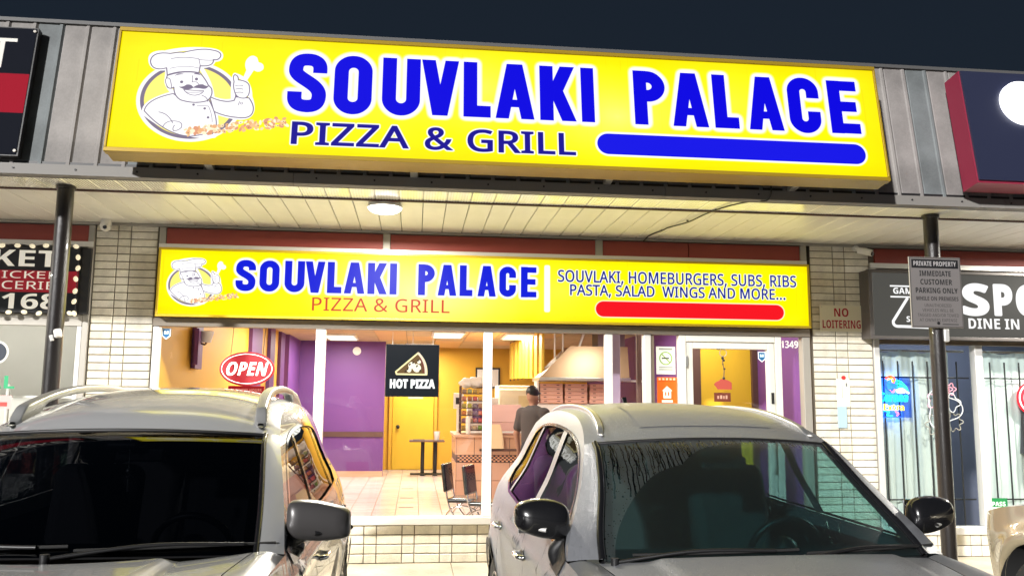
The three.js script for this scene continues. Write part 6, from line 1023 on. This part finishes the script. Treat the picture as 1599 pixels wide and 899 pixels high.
/* the silver car in the middle of the picture */
{
  const glass = phys([0.80, 0.84, 0.82], { transmission: 1, roughness: 0, thickness: 0, specularIntensity: 0.5 }), dark = phys([0.50, 0.50, 0.52], { transmission: 1, roughness: 0, thickness: 0, specularIntensity: 0.55 });
  const dlo = [[0.86, 1.058], ...curve2([[0.86, 1.058], [0.70, 1.20], [0.50, 1.365], [0.32, 1.475], [0.05, 1.545], [-0.6, 1.59], [-1.0, 1.572], [-1.22, 1.525]], 30).slice(1), [-1.40, 1.39], [-1.52, 1.25], [-1.40, 1.175], [-1.1, 1.125], [-0.6, 1.10], [0.2, 1.075]];
  const inn = (() => dlo.map((p) => p))();
  const t = thing('silver_suv', 'silver grey SUV with rain-streaked windshield and black wing mirrors parked facing out', 'car', [1.53, -0.05, 4.20], 0.035);
  const F = (z0, z1) => [z0, z1];
  const spec = {
    ...base, paint: silverWet, dlo, glass, rearGlass: dark, mirror: { x: 0.965, y: 1.188, z: 0.74, w: 0.125, h: 0.092, d: 0.085, rise: 0.012, mat: M.blackGloss, accent: M.alu, arm: M.black, footZ: 0.72, footY: 0.99, sail: [[0.93, 1.035], [0.80, 1.10], [0.70, 1.055], [0.66, 0.97], [0.84, 0.95]] },
    posts: [[line(1.1, -0.215, 1.5, -0.26), line(1.1, -0.105, 1.5, -0.150)], [line(1.1, -1.13, 1.5, -1.01), line(1.1, -1.07, 1.5, -0.95)]], postMat: std([0.30, 0.30, 0.31], { metalness: 0.4, roughness: 0.35 }),
    seams: [line(0.4, 0.80, 1.0, 0.86), line(0.4, -0.16, 1.05, -0.12), line(0.5, -0.92, 1.06, -1.13)],
    screenGlass: phys([0.20, 0.46, 0.47], { transmission: 1, thickness: 0, roughness: 1, roughnessMap: wetScreen.rough, bumpMap: wetScreen.bump, bumpScale: 0.0012 }),
    rails: { u: 0.435, foot: 0.5, v0: 0.10, v1: 0.93, h: 0.016, ramp: 0.12, w: 0.017, t: 0.010, feet: [], footLen: 0.1, mat: std([0.55, 0.55, 0.55], { metalness: 0.8, roughness: 0.3 }), footMat: M.alu }, cabin: cabinDark, sunroof: silverWet,
    extra: ({ t, roof }) => { const p = roof(0.5, 0.86), s = new THREE.Shape(); s.moveTo(-0.09, 0); s.quadraticCurveTo(0.02, 0.01, 0.055, 0.075); s.lineTo(0.075, 0.07); s.quadraticCurveTo(0.06, 0.03, 0.085, 0); s.closePath(); part('roof_antenna', moved(new THREE.ExtrudeGeometry(s, { depth: 0.02, bevelEnabled: true, bevelSize: 0.006, bevelThickness: 0.006 }), p[0] + 0.01, p[1], p[2], 0, Math.PI / 2, 0), M.blackGloss, t); },
  };
  const clipW = (z0, z1) => { const out = []; const pl = insetPoly(dlo, 0.014); const clip = (q, f) => { const o = []; for (let i = 0; i < q.length; i++) { const a = q[i], b = q[(i + 1) % q.length], fa = f(a), fb = f(b); if (fa >= 0) o.push(a); if (fa * fb < 0) { const k = fa / (fa - fb); o.push([a[0] + (b[0] - a[0]) * k, a[1] + (b[1] - a[1]) * k]); } } return o; }; return clip(clip(pl, (p) => p[0] - z0(p[1])), (p) => z1(p[1]) - p[0]); };
  spec.windows = [clipW(line(1.1, -0.115, 1.5, -0.160), () => 9), clipW(line(1.1, -1.08, 1.5, -0.96), line(1.1, -0.205, 1.5, -0.25)), clipW(() => -9, line(1.1, -1.12, 1.5, -1.02))];
  makeCar(spec, t);
}
/* the pale SUV at the left edge */
{
  const glass = phys([0.16, 0.16, 0.17], { transmission: 1, roughness: 0, thickness: 0, specularIntensity: 1 });
  const dlo = [[0.80, 1.10], ...curve2([[0.80, 1.10], [0.58, 1.245], [0.36, 1.385], [0.12, 1.50], [-0.2, 1.56], [-0.75, 1.58], [-1.15, 1.55], [-1.32, 1.49]], 30).slice(1), [-1.42, 1.36], [-1.45, 1.25], [-1.30, 1.17], [-0.6, 1.135], [0.2, 1.115]];
  const t = thing('pale_suv', 'pale silver SUV with black windshield and thick raised roof rails at the left edge', 'car', [-1.40, -0.05, 4.15], -0.02);
  const up = (l) => l.map(([z, y]) => [z, y + 0.035 * sm(0.9, 1.2, y)]);
  const spec = {
    ...base, width: 1.86, paint: brightSilver, prof: [[0.18, 0.86], [0.30, 0.915], [0.45, 0.955], [0.62, 0.985], [0.80, 1.0], [0.92, 0.985], [1.04, 0.965], [1.12, 0.94], [1.30, 0.875], [1.45, 0.815], [1.56, 0.765], [1.66, 0.705], [1.8, 0.60]], dlo, glass, belt: [[-2.2, 1.13], [-1.5, 1.115], [-0.6, 1.09], [0.93, 1.065], [1.3, 1.05], [1.7, 1.0], [2.0, 0.93], [2.2, 0.82]],
    pillar: [[0.97, 1.07], [0.72, 1.23], [0.48, 1.39], [0.30, 1.50], [0.22, 1.535]], roofRail: [[0.22, 1.535], [0.10, 1.585], [-0.25, 1.665], [-0.75, 1.70], [-1.25, 1.675], [-1.66, 1.61]], tail: [[-1.66, 1.61], [-1.86, 1.43], [-2.0, 1.26], [-2.10, 1.13]], crown: 0.095, crownHead: 0.03,
    mirror: { x: 1.0, y: 1.175, ex: 0.36, z: 0.74, w: 0.140, h: 0.092, d: 0.085, rise: -0.012, mat: mirrorGrey, accent: M.black, arm: M.blackGloss, footZ: 0.70, footY: 1.03, sail: [[0.92, 1.075], [0.80, 1.14], [0.70, 1.10], [0.64, 1.02], [0.82, 1.0]] },
    posts: [[line(1.1, -0.155, 1.5, -0.20), line(1.1, -0.085, 1.5, -0.145)], [line(1.1, -1.13, 1.5, -1.06), line(1.1, -1.07, 1.5, -1.01)]], seams: [line(0.4, 0.80, 1.0, 0.86), line(0.4, -0.16, 1.05, -0.12), line(0.5, -0.92, 1.06, -1.13)],
    screenGlass: phys([0.085, 0.09, 0.10], { transmission: 1, thickness: 0, roughness: 0.0, specularIntensity: 0.8 }), trim: M.chrome, hoodLift: 0.026, hoodCrown: -0.022, dome: 0.022, domeU: 0.62, mouldingR: 0.013, mu: 0.052, muB: 0.065,
    rails: { u: 0.432, foot: 0.2, v0: 0.10, v1: 0.95, h: 0.054, ramp: 0.13, w: 0.031, t: 0.022, feet: [0.16, 0.52, 0.88], footLen: 0.26, mat: std([0.42, 0.42, 0.41], { metalness: 0.6, roughness: 0.32 }), footMat: std([0.52, 0.52, 0.50], { metalness: 0.5, roughness: 0.35 }) }, cabin: cabinBlack,
    extra: ({ cab, screen }) => { const p = screen(0.5, 0.62); part('hanging_charm', merge([moved(cyl(0.003, 0.14, 6), 0, 0.07, 0), moved(new THREE.SphereGeometry(0.014, 10, 8), 0, -0.01, 0), moved(new THREE.OctahedronGeometry(0.018), 0.008, -0.04, 0), moved(cyl(0.005, 0.06, 6), 0, -0.08, 0)]), M.steel, cab, [p[0] + 0.02, p[1] - 0.10, p[2] - 0.20]); },
  };
  const pl = insetPoly(dlo, 0.014), clip = (q, f) => { const o = []; for (let i = 0; i < q.length; i++) { const a = q[i], b = q[(i + 1) % q.length], fa = f(a), fb = f(b); if (fa >= 0) o.push(a); if (fa * fb < 0) { const k = fa / (fa - fb); o.push([a[0] + (b[0] - a[0]) * k, a[1] + (b[1] - a[1]) * k]); } } return o; }, cw = (z0, z1) => clip(clip(pl, (p) => p[0] - z0(p[1])), (p) => z1(p[1]) - p[0]);
  spec.windows = [cw(line(1.1, -0.095, 1.5, -0.155), () => 9), cw(line(1.1, -1.08, 1.5, -1.02), line(1.1, -0.145, 1.5, -0.19)), cw(() => -9, line(1.1, -1.12, 1.5, -1.05))];
  makeCar(spec, t);
  // the gold car at the lower right corner, nose to the building
  const t2 = thing('gold_car', 'gold beige car whose front wheel arch shows in the lower right corner', 'car', [5.15, -0.05, 4.72], Math.PI);
  makeCar({ ...spec, paint: goldPaint, trim: M.blackGloss, cladding: false, flare: 0.03, archR: 0.43, wheelY: 0.36, rails: { ...spec.rails, h: 0.02 }, mirror: { ...spec.mirror, mat: goldPaint }, extra: null }, t2);
}
renderer.render(scene, camera);
